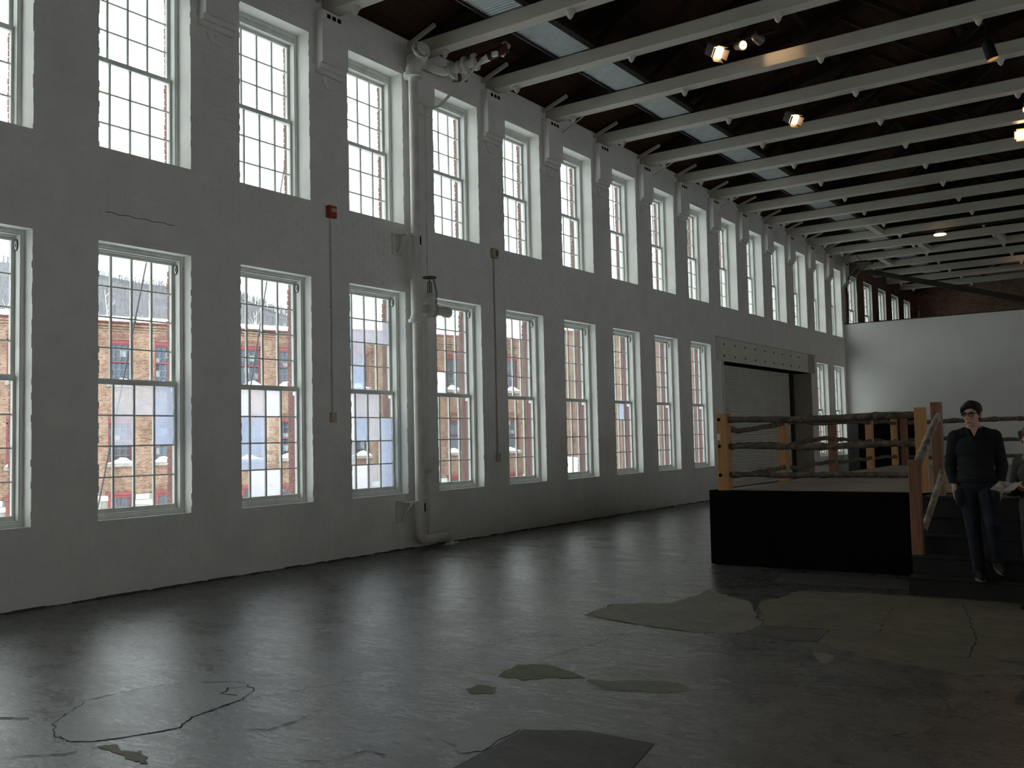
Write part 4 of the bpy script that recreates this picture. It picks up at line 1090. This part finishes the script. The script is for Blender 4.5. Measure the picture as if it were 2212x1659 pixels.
for j in range(rows):
    for i in range(len(fine[0])-1): hb.quad(fine[j][i], fine[j][i+1], fine[j+1][i+1], fine[j+1][i])
last = fine[-1]
for i in range(len(last)-1):
    a, b = Vector(last[i]), Vector(last[i+1]); d = (a-CAM); d.z = 0; d = d.normalized()*60
    hb.quad(last[i], last[i+1], tuple(b+d-Vector((0,0,30))), tuple(a+d-Vector((0,0,30))))
hl = hb.build('wooded_hill', M['hill'], None, True); tag(hl, 'grey wooded winter hill rising behind the mill', 'hill')
ORG['wooded_hill'] = tuple(hl.location)
tb = MB(); rnd = random.Random(5)
for q in range(5200):
    j = rnd.random()**0.7*rows; i = rnd.random()*(len(fine[0])-1)
    if q < 1600: j = rows-rnd.random()*0.8
    j0, i0 = min(int(j), rows-1), min(int(i), len(fine[0])-2)
    p = Vector(fine[j0][i0]).lerp(Vector(fine[j0][i0+1]), i-i0).lerp(Vector(fine[j0+1][i0]).lerp(Vector(fine[j0+1][i0+1]), i-i0), j-j0)
    h = rnd.uniform(1.8, 3.8); r = rnd.uniform(0.05, 0.11); lean = Vector((rnd.uniform(-.5, .5), rnd.uniform(-.5, .5), 0))
    tb.tube([p, p+lean+Vector((0,0,h))], [r, 0.03], 3, False)
    for b in range(5):
        t = rnd.uniform(0.35, 0.9); a = rnd.uniform(0, 6.28); o = p+lean*t+Vector((0,0,h*t))
        e = o+Vector((math.cos(a)*h*0.16, math.sin(a)*h*0.16, h*0.22))
        tb.tube([o, e], [r*0.55, 0.03], 3, False)
o_ = tb.build('bare_trees', M['twig'], hl); o_['kind'] = 'stuff'
tb = MB()
for q in range(170):
    i = rnd.random()*(len(fine[0])-1); j = rnd.uniform(0.3, 4.5)
    j0, i0 = int(j), min(int(i), len(fine[0])-2)
    p = Vector(fine[j0][i0]).lerp(Vector(fine[j0+1][i0]), j-j0)
    h = rnd.uniform(8, 14); lean = Vector((rnd.uniform(-1.5, 1.5), rnd.uniform(-1.5, 1.5), 0))
    tb.tube([p, p+lean*0.4+Vector((0,0,h*0.5)), p+lean+Vector((0,0,h))], [0.16, 0.12, 0.03], 4, False)
    for b in range(4):
        t = rnd.uniform(0.4, 0.9); a = rnd.uniform(0, 6.28); o = p+lean*t*t+Vector((0,0,h*t))
        tb.tube([o, o+Vector((math.cos(a)*1.6, math.sin(a)*1.6, 2.4))], [0.07, 0.02], 3, False)
o_ = tb.build('pale_trunks', M['birch'], hl); o_['kind'] = 'stuff'

# ---------------------------------------------------------------- floor repairs and cracks (real thin skims lying in the floor)
fo = fl
def patch(name, poly, mat, h=0.003, jag=0.03, sub=6, seed=0):
    rd = random.Random(seed); P = []
    for (a, b) in zip(poly, poly[1:]+poly[:1]):
        for q in range(sub):
            t = q/sub; j = jag if q else jag*0.4
            P.append((a[0]+(b[0]-a[0])*t+rd.uniform(-j, j), a[1]+(b[1]-a[1])*t+rd.uniform(-j, j)))
    bm = bmesh.new(); vs_ = [bm.verts.new((p[0], p[1], h)) for p in P]
    f = bm.faces.new(vs_); bmesh.ops.triangulate(bm, faces=[f])
    m_ = MB().addbm(bm); bm.free()
    k = len(P)
    for i in range(k): m_.quad((P[i][0], P[i][1], 0), (P[(i+1) % k][0], P[(i+1) % k][1], 0), (P[(i+1) % k][0], P[(i+1) % k][1], h), (P[i][0], P[i][1], h))
    return m_.build(name, M[mat], fo), P
def crack(pts, wd, seed=0, closed=False):
    rd = random.Random(seed); Q = []
    n = len(pts); rng = range(n if closed else n-1)
    for i in rng:
        a, b = pts[i], pts[(i+1) % n]; L = math.hypot(b[0]-a[0], b[1]-a[1]); k = max(1, int(L/0.05))
        for q in range(k):
            t = q/k; Q.append((a[0]+(b[0]-a[0])*t+rd.uniform(-.012, .012), a[1]+(b[1]-a[1])*t+rd.uniform(-.012, .012)))
    Q.append(pts[0] if closed else pts[-1])
    m_ = MB()
    for a, b in zip(Q[:-1], Q[1:]):
        d = Vector((b[0]-a[0], b[1]-a[1], 0)); L = d.length
        if L < 1e-5: continue
        d /= L; nn = Vector((-d.y, d.x, 0))*wd*rd.uniform(0.25, 1.0); e = d*0.004
        A = Vector((a[0], a[1], 0.0045)); B = Vector((b[0], b[1], 0.0045))
        if rd.random() < 0.9: m_.quad(A-nn*0.7-e, B-nn*0.7+e, B+nn*0.7+e, A+nn*0.7-e)
    return m_.build('floor_crack', M['crack'], fo)
A_ = [(4.223, 3.082), (4.346, 3.026), (4.513, 3.009), (4.626, 3.076), (4.708, 3.191), (4.827, 3.479), (4.76, 3.575), (4.711, 3.676), (4.655, 4.065), (4.533, 4.279), (4.292, 4.363), (4.169, 4.307), (3.93, 4.113), (3.826, 3.833), (3.796, 3.556), (4.082, 3.177)]
_, Pa = patch('floor_patch', A_, 'patch_grey', 0.003, 0.008, 5, 1)
crack(A_, 0.0055, 3, True); crack([(4.45, 4.32), (4.35, 4.22), (4.42, 4.1), (4.55, 4.12)], 0.008, 4); crack([(4.655, 4.065), (4.85, 4.5), (5.05, 5.0)], 0.006, 5)
patch('floor_patch', [(6.617, 3.60), (6.545, 4.45), (6.865, 4.61), (7.268, 4.598), (7.40, 4.0), (7.2, 3.6)], 'patch_dark', 0.004, 0.005, 4, 2)
patch('floor_patch', [(6.631, 7.494), (6.646, 7.85), (7.182, 7.918), (7.226, 7.476), (7.028, 7.367)], 'patch_dark', 0.004, 0.012, 4, 3)
patch('floor_patch', [(5.113, 7.565), (5.062, 8.22), (5.509, 8.509), (5.509, 9.389), (6.137, 8.919), (6.646, 7.85), (6.631, 7.494), (6.27, 7.341), (5.784, 7.389)], 'patch_pale', 0.003, 0.03, 7, 4)
crack([(5.05, 8.2), (5.113, 7.565), (5.784, 7.389), (6.27, 7.341)], 0.012, 8)
patch('floor_patch', [(6.65, 7.87), (6.25, 8.85), (6.35, 9.75), (7.33, 9.9), (8.6, 9.95), (9.6, 9.2), (9.2, 7.4), (8.4, 6.9), (7.7, 7.1), (7.24, 7.45), (7.2, 7.95)], 'patch_olive', 0.0028, 0.03, 7, 5)
patch('floor_patch', [(5.9, 10.2), (5.75, 10.9), (7.3, 11.2), (7.3, 10.3)], 'patch_dark', 0.003, 0.03, 5, 15)
crack([(7.38, 9.2), (7.55, 8.0)], 0.006, 21); crack([(7.9, 9.6), (8.25, 8.1), (8.3, 7.4)], 0.007, 22); crack([(6.9, 9.0), (6.75, 8.2)], 0.006, 23)
patch('floor_patch', [(5.72, 5.355), (5.654, 5.698), (5.814, 5.812), (6.056, 5.73), (6.266, 5.593), (6.076, 5.521), (5.949, 5.378)], 'patch_olive', 0.003, 0.02, 5, 6)
patch('floor_patch', [(5.738, 4.985), (5.753, 5.127), (5.89, 5.105), (5.954, 4.98), (5.839, 4.914)], 'patch_olive', 0.003, 0.012, 4, 7)
patch('floor_patch', [(6.294, 5.574), (6.48, 5.645), (6.754, 5.801), (6.882, 5.772), (6.979, 5.664), (6.895, 5.54), (6.612, 5.434), (6.484, 5.425)], 'patch_pale', 0.003, 0.02, 4, 8)
patch('floor_patch', [(7.316, 7.082), (7.505, 7.059), (7.511, 6.794), (7.45, 6.83)], 'patch_pale', 0.003, 0.01, 4, 9)
patch('floor_patch', [(8.136, 5.62), (8.282, 5.731), (8.429, 5.594), (8.377, 5.401), (8.225, 5.357)], 'patch_olive', 0.003, 0.03, 4, 10)
patch('floor_patch', [(6.257, 4.078), (6.26, 4.318), (6.516, 4.444), (6.574, 4.044), (6.504, 3.961)], 'patch_grey', 0.003, 0.02, 4, 11)
patch('floor_patch', [(4.739, 3.038), (4.799, 3.111), (4.919, 3.055), (5.016, 3.113), (5.225, 3.014), (5.14, 2.997), (4.953, 3.022)], 'patch_olive', 0.003, 0.012, 4, 12)
crack([(5.72, 5.898), (5.747, 6.303), (5.782, 6.555), (5.80, 7.0)], 0.006, 31); crack([(5.227, 3.676), (5.316, 3.708), (5.321, 3.898), (5.277, 4.163)], 0.009, 32)
crack([(4.476, 2.65), (4.59, 2.788), (4.705, 2.856), (4.733, 2.998), (4.76, 3.069)], 0.009, 33); crack([(3.711, 3.043), (3.864, 3.132)], 0.015, 34)
crack([(5.895, 3.449), (6.011, 3.519), (6.046, 3.727), (6.233, 3.751)], 0.008, 35); crack([(5.0, 5.6), (5.2, 7.0)], 0.005, 36)

# ---------------------------------------------------------------- people
def blob(name, build, voxel, mats, parent, M_, smooth_it=6, cuts=()):
    """join tapered limbs and rounded masses into one continuous skin"""
    m_ = MB(); build(m_)
    m_.v = [tuple(v) for v in m_.v]
    me = m_.mesh(name+'_raw', M['skin']); ob = bpy.data.objects.new(name+'_raw', me); COL.objects.link(ob)
    r = ob.modifiers.new('r', 'REMESH'); r.mode = 'VOXEL'; r.voxel_size = voxel; r.use_smooth_shade = True
    if smooth_it:
        s = ob.modifiers.new('s', 'SMOOTH'); s.factor = 0.5; s.iterations = smooth_it
    dg = bpy.context.evaluated_depsgraph_get(); dg.update()
    ev = ob.evaluated_get(dg); nm = bpy.data.meshes.new_from_object(ev)
    bpy.data.objects.remove(ob); bpy.data.meshes.remove(me)
    if cuts:
        bm = bmesh.new(); bm.from_mesh(nm)
        for co, no in cuts:
            g_ = bm.verts[:]+bm.edges[:]+bm.faces[:]
            bmesh.ops.bisect_plane(bm, geom=g_, plane_co=co, plane_no=no, clear_outer=True)
            ed = [e for e in bm.edges if e.is_boundary]
            bmesh.ops.holes_fill(bm, edges=ed, sides=0)
        bm.to_mesh(nm); bm.free()
    nm.name = name; nm.materials.clear(); nm.materials.append(M[mats])
    nm.polygons.foreach_set('use_smooth', [True]*len(nm.polygons))
    nm.transform(M_); o = bpy.data.objects.new(name, nm); COL.objects.link(o); o.parent = parent
    return o
def limb(m_, pts, rs, n=12):
    """tapered limb with rounded ends"""
    pts = [Vector(p) for p in pts]
    for a, b, ra, rb in zip(pts[:-1], pts[1:], rs[:-1], rs[1:]): m_.tube([a, b], [ra, rb], n)
    for p, r in zip(pts, rs): m_.ell(p, (r, r, r), n, 8)
def hand(m_, wrist, d, up, side, curl=0.5, s=1.0):
    """palm, four unequal bent fingers, thumb from the side of the palm"""
    w_ = Vector(wrist); d = Vector(d).normalized(); up = Vector(up); up = (up-d*up.dot(d)).normalized(); x = d.cross(up)*side
    pc = w_+d*0.05*s
    for k in (-1.0, -0.35, 0.35, 1.0): limb(m_, [w_+x*0.018*k*s, w_+d*0.088*s+x*0.032*k*s], [0.017*s, 0.0125*s], 8)
    for i, (L, off) in enumerate(((0.072, 1.0), (0.080, 0.36), (0.074, -0.32), (0.056, -0.98))):
        p = w_+d*0.088*s+x*0.032*off*s; q = p; dd = d.copy(); pts = [p]
        for f, bend in ((0.45, 0.5), (0.32, 0.8), (0.23, 0.6)):
            ang = curl*bend; dd = (dd*math.cos(ang)-up*math.sin(ang)).normalized(); up2 = up
            q = q+dd*L*f*s; pts.append(q.copy())
        limb(m_, pts, [0.0098*s, 0.009*s, 0.0083*s, 0.007*s], 8)
    t0 = w_+d*0.028*s+x*0.028*s; t1 = t0+(d*0.6+x*0.7-up*0.25).normalized()*0.036*s; t2 = t1+(d*0.9+x*0.25-up*0.35*curl).normalized()*0.032*s
    limb(m_, [t0, t1, t2], [0.0155*s, 0.012*s, 0.009*s], 8)
def head_parts(m_, c, R, female=False):
    """c = head centre, R = head rotation (face towards -y)"""
    def P(x, y, z): return Vector(c)+R @ Vector((x, y, z))
    q = R.to_quaternion()
    def E_(x, y, z, r): m_.ell(P(x, y, z), r, 18, 12, q)
    k = 0.96 if female else 1.0
    E_(0, 0.012, 0.030, (0.074*k, 0.094, 0.086)); E_(0, -0.020, -0.010, (0.066*k, 0.074, 0.085)); E_(0, -0.034, -0.062, (0.050*k, 0.054, 0.052))
    E_(0, -0.068, -0.098, (0.022, 0.018, 0.017)); E_(0.036, -0.062, -0.022, (0.024, 0.022, 0.022)); E_(-0.036, -0.062, -0.022, (0.024, 0.022, 0.022))
    E_(0.03, -0.079, 0.022, (0.030, 0.012, 0.010)); E_(-0.03, -0.079, 0.022, (0.030, 0.012, 0.010))
    m_.tube([P(0, -0.086, 0.016), P(0, -0.103, -0.018), P(0, -0.112, -0.034)], [0.010, 0.012, 0.014], 8); E_(0, -0.108, -0.036, (0.014, 0.014, 0.011))
    E_(0.011, -0.098, -0.040, (0.009, 0.010, 0.008)); E_(-0.011, -0.098, -0.040, (0.009, 0.010, 0.008))
    E_(0, -0.085, -0.062, (0.024, 0.012, 0.007)); E_(0, -0.083, -0.074, (0.021, 0.012, 0.007))
    for s in (-1, 1): E_(0.076*k*s, 0.012, -0.012, (0.009, 0.020, 0.031)); E_(0.082*k*s, 0.018, 0.004, (0.007, 0.016, 0.018))
def face_bits(parent, c, R, M_, glasses):
    def P(x, y, z): return Vector(c)+R @ Vector((x, y, z))
    q = R.to_quaternion()
    def add(name, m_, mat):
        me = m_.mesh(name, M[mat], True); me.transform(M_); o = bpy.data.objects.new(name, me); COL.objects.link(o); o.parent = parent; return o
    for s in (-1, 1): add('eye', MB().ell(P(0.031*s, -0.083, 0.004), (0.013, 0.010, 0.0075), 12, 8, q), 'eye')
    add('lips', MB().ell(P(0, -0.0925, -0.064), (0.021, 0.008, 0.0045), 12, 6, q).ell(P(0, -0.091, -0.0725), (0.018, 0.008, 0.005), 12, 6, q), 'lip')
    for s in (-1, 1): add('eyebrow', MB().tube([P(0.014*s, -0.092, 0.022), P(0.034*s, -0.090, 0.028), P(0.052*s, -0.078, 0.022)], [0.0035, 0.0042, 0.0025], 6), 'hair')
    if glasses:
        g_ = MB()
        for s in (-1, 1):
            ring = [P((0.033+0.024*math.cos(t))*s, -0.103+0.010*abs(math.cos(t)) if math.cos(t) > 0 else -0.103, 0.006+0.017*math.copysign(abs(math.sin(t))**0.6, math.sin(t))) for t in [2*math.pi*i/16 for i in range(17)]]
            g_.tube(ring, 0.0036, 6, False)
            g_.tube([P(0.012*s, -0.105, 0.019), P(0.034*s, -0.105, 0.022), P(0.058*s, -0.094, 0.020)], 0.0050, 6)
            g_.tube([P(0.058*s, -0.094, 0.018), P(0.074*s, -0.06, 0.014), P(0.080*s, 0.02, 0.008)], 0.0036, 6)
        g_.tube([P(-0.012, -0.106, 0.012), P(0, -0.109, 0.014), P(0.012, -0.106, 0.012)], 0.003, 6)
        add('glasses', g_, 'glasses')
def shoe(parent, ankle, toe_dir, M_, mat, L=0.27, pitch=0.0, boot=0.0):
    a = Vector(ankle); f = Vector((toe_dir[0], toe_dir[1], 0)).normalized()
    fd = (f*math.cos(pitch)+Vector((0, 0, -1))*math.sin(pitch)).normalized(); up = Vector((0,0,1)); up = (up-fd*up.dot(fd)).normalized(); sd = fd.cross(up)
    h = a-up*0.075
    def b(m_):
        limb(m_, [h-fd*0.045+up*0.036, h+fd*0.06+up*0.034], [0.036, 0.040]); limb(m_, [h+fd*0.06+up*0.034, h+fd*0.135+up*0.030, h+fd*(L-0.09)+up*0.026], [0.040, 0.040, 0.030])
        limb(m_, [h-fd*0.03+up*0.045, a+up*(0.03+boot)-fd*0.02], [0.040, 0.046])
        limb(m_, [h+fd*0.03+up*0.06, h+fd*0.12+up*0.045], [0.036, 0.030])
    o = blob('shoe' if not boot else 'boot', b, 0.008, mat, parent, M_, 3, [(h+up*0.008, -up)])
    s = MB(); n = 20; lo, hi = [], []
    for i in range(n):
        t = 2*math.pi*i/n; x = math.cos(t); w_ = 0.045*math.sin(t)*(1.0 if x > 0 else 0.85)
        p = h+fd*(0.045+x*(L/2-0.005))+sd*w_; lo.append(tuple(p-up*0.012)); hi.append(tuple(p+up*0.010))
    k = len(s.v); s.v += lo+hi; s.f += [tuple(range(k, k+n)), tuple(range(k+n, k+2*n))]; s.mi += [0, 0]
    for i in range(n): s.f.append((k+i, k+(i+1) % n, k+n+(i+1) % n, k+n+i)); s.mi.append(0)
    me = s.mesh('sole', M['sole']); me.transform(M_); q = bpy.data.objects.new('sole', me); COL.objects.link(q); q.parent = o

def man():
    loc = (7.985, 10.07, 0.182)
    t = thing('person', loc, 'man with dark hair and glasses in a black V-neck sweater coming down the steps', 'person')
    Mx = Matrix.Rotation(math.radians(8), 4, 'Z')
    HC = Vector((-0.012, -0.020, 1.560)); HR = Matrix.Rotation(math.radians(-22), 3, 'Z') @ Matrix.Rotation(math.radians(4), 3, 'X')
    hipL, kneeL, ankL = (-0.085, 0.0, 0.86), (-0.045, -0.05, 0.47), (-0.015, 0.005, 0.085)     # leg at the left of the picture: stands on the lowest tread
    hipR, kneeR, ankR = (0.085, 0.0, 0.86), (0.12, -0.14, 0.54), (0.150, -0.035, 0.205)        # the other one swings down
    shL, elL, wrL = (-0.165, 0.0, 1.345), (-0.222, 0.055, 1.07), (-0.185, -0.045, 0.855)
    shR, elR, wrR = (0.165, 0.0, 1.345), (0.222, 0.055, 1.07), (0.185, -0.045, 0.855)
    def body(m_):
        m_.ell((0, 0, 0.92), (0.145, 0.095, 0.11), 18, 12); m_.ell((0, 0, 1.06), (0.130, 0.088, 0.14), 18, 12); m_.ell((0, 0.0, 1.24), (0.155, 0.098, 0.15), 18, 12)
        limb(m_, [(-0.135, 0, 1.35), (-0.05, 0, 1.395), (0.05, 0, 1.395), (0.135, 0, 1.35)], [0.050, 0.058, 0.058, 0.050])
        limb(m_, [(0, 0.005, 1.38), tuple(HC+Vector((0, 0.015, -0.06)))], [0.058, 0.055])
        for h, k, a in ((hipL, kneeL, ankL), (hipR, kneeR, ankR)): limb(m_, [h, k, a], [0.078, 0.050, 0.034])
        for s, e, w_ in ((shL, elL, wrL), (shR, elR, wrR)): limb(m_, [s, e, w_], [0.046, 0.036, 0.026])
        hand(m_, wrL, (0.30, -0.10, -1), (0, -1, 0.1), -1, 0.35); hand(m_, wrR, (-0.30, -0.10, -1), (0, -1, 0.1), 1, 0.35)
        head_parts(m_, HC, HR)
    bd = blob('body', body, 0.0052, 'skin', t, Mx, 3)
    face_bits(t, HC, HR, Mx, True)
    def hair(m_):
        q = HR.to_quaternion()
        def P(x, y, z): return HC+HR @ Vector((x, y, z))
        m_.ell(P(0, 0.022, 0.048), (0.085, 0.096, 0.084), 20, 14, q)
        limb(m_, [P(0.055, -0.045, 0.085), P(-0.01, -0.078, 0.085), P(-0.055, -0.070, 0.060), P(-0.075, -0.045, 0.03)], [0.024, 0.024, 0.022, 0.015])
        for s in (-1, 1): limb(m_, [P(0.074*s, -0.02, 0.05), P(0.077*s, -0.022, 0.012), P(0.076*s, -0.014, -0.012)], [0.016, 0.012, 0.006])
        m_.ell(P(0, 0.075, -0.01), (0.062, 0.035, 0.062), 16, 10, q)
        rd = random.Random(2)
        for i in range(26):
            a = rd.uniform(-1.2, 1.2); x = 0.075*math.sin(a); z = 0.05+0.075*math.cos(a)
            limb(m_, [P(x*0.8, -0.02, z), P(x*0.9-0.012, -0.065, z-0.02)], [0.014, 0.008], 6)
    blob('hair', hair, 0.005, 'hair', t, Mx, 2)
    def sweater(m_):
        m_.ell((0, 0, 0.985), (0.172, 0.128, 0.12), 20, 12); m_.ell((0, 0, 1.10), (0.165, 0.120, 0.16), 20, 12); m_.ell((0, -0.003, 1.24), (0.182, 0.124, 0.15), 20, 12)
        limb(m_, [(-0.155, 0, 1.345), (-0.06, 0, 1.378), (0.06, 0, 1.378), (0.155, 0, 1.345)], [0.066, 0.070, 0.070, 0.068])
        for s, e, w_ in ((shL, elL, wrL), (shR, elR, wrR)):
            limb(m_, [s, e], [0.072, 0.056]); limb(m_, [e, Vector(e).lerp(Vector(w_), 1.02)], [0.056, 0.046])
        for z in (0.93, 0.955): 
            ring = [(0.176*math.cos(a), 0.130*math.sin(a), z) for a in [2*math.pi*i/24 for i in range(25)]]; m_.tube(ring, 0.012, 8, False)
        # turned-up collar of the shirt and the V neck edge
        for s in (-1, 1): limb(m_, [(0.01*s, -0.110, 1.315), (0.052*s, -0.070, 1.40), (0.066*s, 0.0, 1.435), (0.03*s, 0.06, 1.445)], [0.014, 0.016, 0.016, 0.016], 8)
    sw = blob('sweater', sweater, 0.0065, 'sweater', t, Mx, 3, [((0, 0, 0.905), (0, 0, -1))])
    # open V: a skin-coloured wedge of chest and neck lies just proud of the knit
    v_ = MB(); v_.prism([(-0.036, 1.430), (0.036, 1.430), (0.0, 1.345)], 'y', -0.098, -0.040)
    me = v_.mesh('neck_opening', M['skin']); 
    bm = bmesh.new(); bm.from_mesh(me)
    for v in bm.verts:
        if v.co.y < -0.09: v.co.y = -0.112 if v.co.z < 1.36 else -0.074
    bm.to_mesh(me); bm.free(); me.transform(Mx); o = bpy.data.objects.new('neck_opening', me); COL.objects.link(o); o.parent = t
    def jeans(m_):
        m_.ell((0, 0.005, 0.90), (0.162, 0.118, 0.105), 20, 12)
        limb(m_, [hipL, kneeL, (ankL[0], ankL[1], ankL[2]+0.01)], [0.098, 0.068, 0.057], 14); limb(m_, [hipR, kneeR, (ankR[0], ankR[1], ankR[2]+0.01)], [0.098, 0.068, 0.057], 14)
        for w_ in (wrL, wrR): m_.ell((w_[0]*0.80, w_[1]-0.03, w_[2]-0.075), (0.048, 0.050, 0.09), 14, 10)
        for a, s in ((ankL, 1), (ankR, 1)):
            ring = [(a[0]+0.062*math.cos(q), a[1]+0.064*math.sin(q), a[2]-0.02) for q in [2*math.pi*i/16 for i in range(17)]]; m_.tube(ring, 0.011, 6, False)
        for k in (kneeL, kneeR): m_.ell((k[0], k[1]-0.02, k[2]+0.01), (0.062, 0.058, 0.075), 12, 8)
    blob('jeans', jeans, 0.0065, 'jeans', t, Mx, 3)
    shoe(t, ankL, (0.12, -1), Mx, 'leather', 0.28, 0.0)
    shoe(t, ankR, (0.30, -1), Mx, 'leather', 0.28, 0.35)
man()

def woman():
    loc = (8.553, 9.62, 0.0)
    t = thing('person', loc, 'woman in a dark jacket and grey scarf reading a leaflet at the right edge', 'person')
    Mx = Matrix.Rotation(math.radians(-28), 4, 'Z')
    HC = Vector((0.0, -0.045, 1.505)); HR = Matrix.Rotation(math.radians(-12), 3, 'Z') @ Matrix.Rotation(math.radians(24), 3, 'X')
    hips = ((-0.085, 0, 0.83), (0.085, 0, 0.83)); knees = ((-0.085, -0.03, 0.45), (0.09, 0.0, 0.45)); anks = ((-0.09, 0.0, 0.085), (0.10, 0.03, 0.085))
    shL, elL, wrL = (-0.165, 0.0, 1.29), (-0.215, -0.02, 1.04), (-0.150, -0.205, 1.045)
    shR, elR, wrR = (0.165, 0.0, 1.29), (0.225, 0.0, 1.04), (0.06, -0.20, 1.06)
    def body(m_):
        m_.ell((0, 0, 0.88), (0.145, 0.095, 0.12), 18, 12); m_.ell((0, 0, 1.02), (0.115, 0.08, 0.14), 18, 12); m_.ell((0, -0.005, 1.19), (0.135, 0.095, 0.14), 18, 12)
        limb(m_, [(-0.13, 0, 1.295), (-0.04, 0, 1.335), (0.04, 0, 1.335), (0.13, 0, 1.295)], [0.044, 0.05, 0.05, 0.044])
        limb(m_, [(0, 0.0, 1.32), tuple(HC+Vector((0, 0.02, -0.06)))], [0.050, 0.048])
        for h, k, a in zip(hips, knees, anks): limb(m_, [h, k, a], [0.078, 0.048, 0.033])
        limb(m_, [shL, elL, wrL], [0.042, 0.033, 0.024]); limb(m_, [shR, elR, wrR], [0.042, 0.033, 0.024])
        hand(m_, wrL, (0.05, -0.8, 0.25), (0.0, 0.2, 1), -1, -0.55, 0.92); hand(m_, wrR, (-0.3, -0.8, 0.25), (0, 0.2, 1), 1, -0.55, 0.92)
        head_parts(m_, HC, HR, True)
    blob('body', body, 0.0055, 'skin', t, Mx, 3)
    face_bits(t, HC, HR, Mx, False)
    def hair(m_):
        q = HR.to_quaternion()
        def P(x, y, z): return HC+HR @ Vector((x, y, z))
        m_.ell(P(0, 0.022, 0.045), (0.088, 0.100, 0.086), 20, 14, q); m_.ell(P(0, 0.06, -0.06), (0.085, 0.05, 0.11), 18, 12, q)
        for s in (-1, 1): limb(m_, [P(0.045*s, -0.06, 0.085), P(0.078*s, -0.035, 0.03), P(0.088*s, -0.01, -0.06), P(0.085*s, 0.0, -0.16)], [0.022, 0.022, 0.026, 0.018])
    blob('hair', hair, 0.006, 'hair_light', t, Mx, 2)
    def jacket(m_):
        m_.ell((0, 0, 0.90), (0.180, 0.132, 0.24), 20, 12); m_.ell((0, 0, 1.05), (0.155, 0.115, 0.16), 20, 12); m_.ell((0, -0.005, 1.19), (0.168, 0.122, 0.14), 20, 12)
        limb(m_, [(-0.155, 0, 1.29), (-0.05, 0, 1.325), (0.05, 0, 1.325), (0.155, 0, 1.29)], [0.064, 0.068, 0.068, 0.064])
        for s, e, w_ in ((shL, elL, wrL), (shR, elR, wrR)): limb(m_, [s, e, Vector(e).lerp(Vector(w_), 0.88)], [0.066, 0.055, 0.043])
        ring = [(0.160*math.cos(a), 0.117*math.sin(a), 0.79) for a in [2*math.pi*i/24 for i in range(25)]]; m_.tube(ring, 0.014, 8, False)
    blob('jacket', jacket, 0.0075, 'jacket', t, Mx, 3, [((0, 0, 0.775), (0, 0, -1))])
    def scarf(m_):
        for zz, r in ((1.33, 0.088), (1.365, 0.082), (1.395, 0.074)):
            ring = [(r*1.05*math.cos(a), r*math.sin(a)-0.005, zz+0.012*math.sin(2*a)) for a in [2*math.pi*i/20 for i in range(21)]]; m_.tube(ring, 0.026, 8, False)
        limb(m_, [(0.03, -0.11, 1.33), (0.045, -0.145, 1.20), (0.04, -0.14, 1.06)], [0.034, 0.036, 0.034], 10)
    blob('scarf', scarf, 0.0075, 'scarf', t, Mx, 2)
    def trousers(m_):
        m_.ell((0, 0.003, 0.85), (0.160, 0.115, 0.11), 18, 12)
        for h, k, a in zip(hips, knees, anks): limb(m_, [h, k, (a[0], a[1], 0.16)], [0.090, 0.062, 0.050], 14)
    blob('trousers', trousers, 0.0075, 'jeans', t, Mx, 3)
    for a in anks: shoe(t, a, (0, -1), Mx, 'leather', 0.25, 0.0, 0.16)
    # the leaflet she holds is a thing of its own
    p = Mx @ Vector((-0.085, -0.303, 1.085)); p = p+Vector(loc)
    lf = thing('leaflet', p, 'pale printed leaflet held open in the hands of the woman', 'leaflet')
    m_ = MB()
    rot = Mx.to_3x3() @ Matrix.Rotation(math.radians(28), 3, 'X')
    for s in (-1, 1):
        pts = []
        for (u, v, wz) in ((0, -0.075, 0), (0.115*s, -0.075, 0.022), (0.115*s, 0.075, 0.022), (0, 0.075, 0)): pts.append(p+rot @ Vector((u, v, wz)))
        nrm = (pts[1]-pts[0]).cross(pts[3]-pts[0]).normalized()*0.0008*s
        k = len(m_.v); m_.v += [tuple(q+nrm) for q in pts]+[tuple(q-nrm) for q in pts]
        for f in ((0,1,2,3),(7,6,5,4),(0,4,5,1),(1,5,6,2),(2,6,7,3),(3,7,4,0)): m_.f.append(tuple(k+i for i in f)); m_.mi.append(0)
    m_.build('sheet', M['leaf'], lf)
M['leaf'] = simple('printed_leaflet', (0.30, 0.31, 0.29), (0.16, 0.165, 0.155), 22, 0.5)
woman()
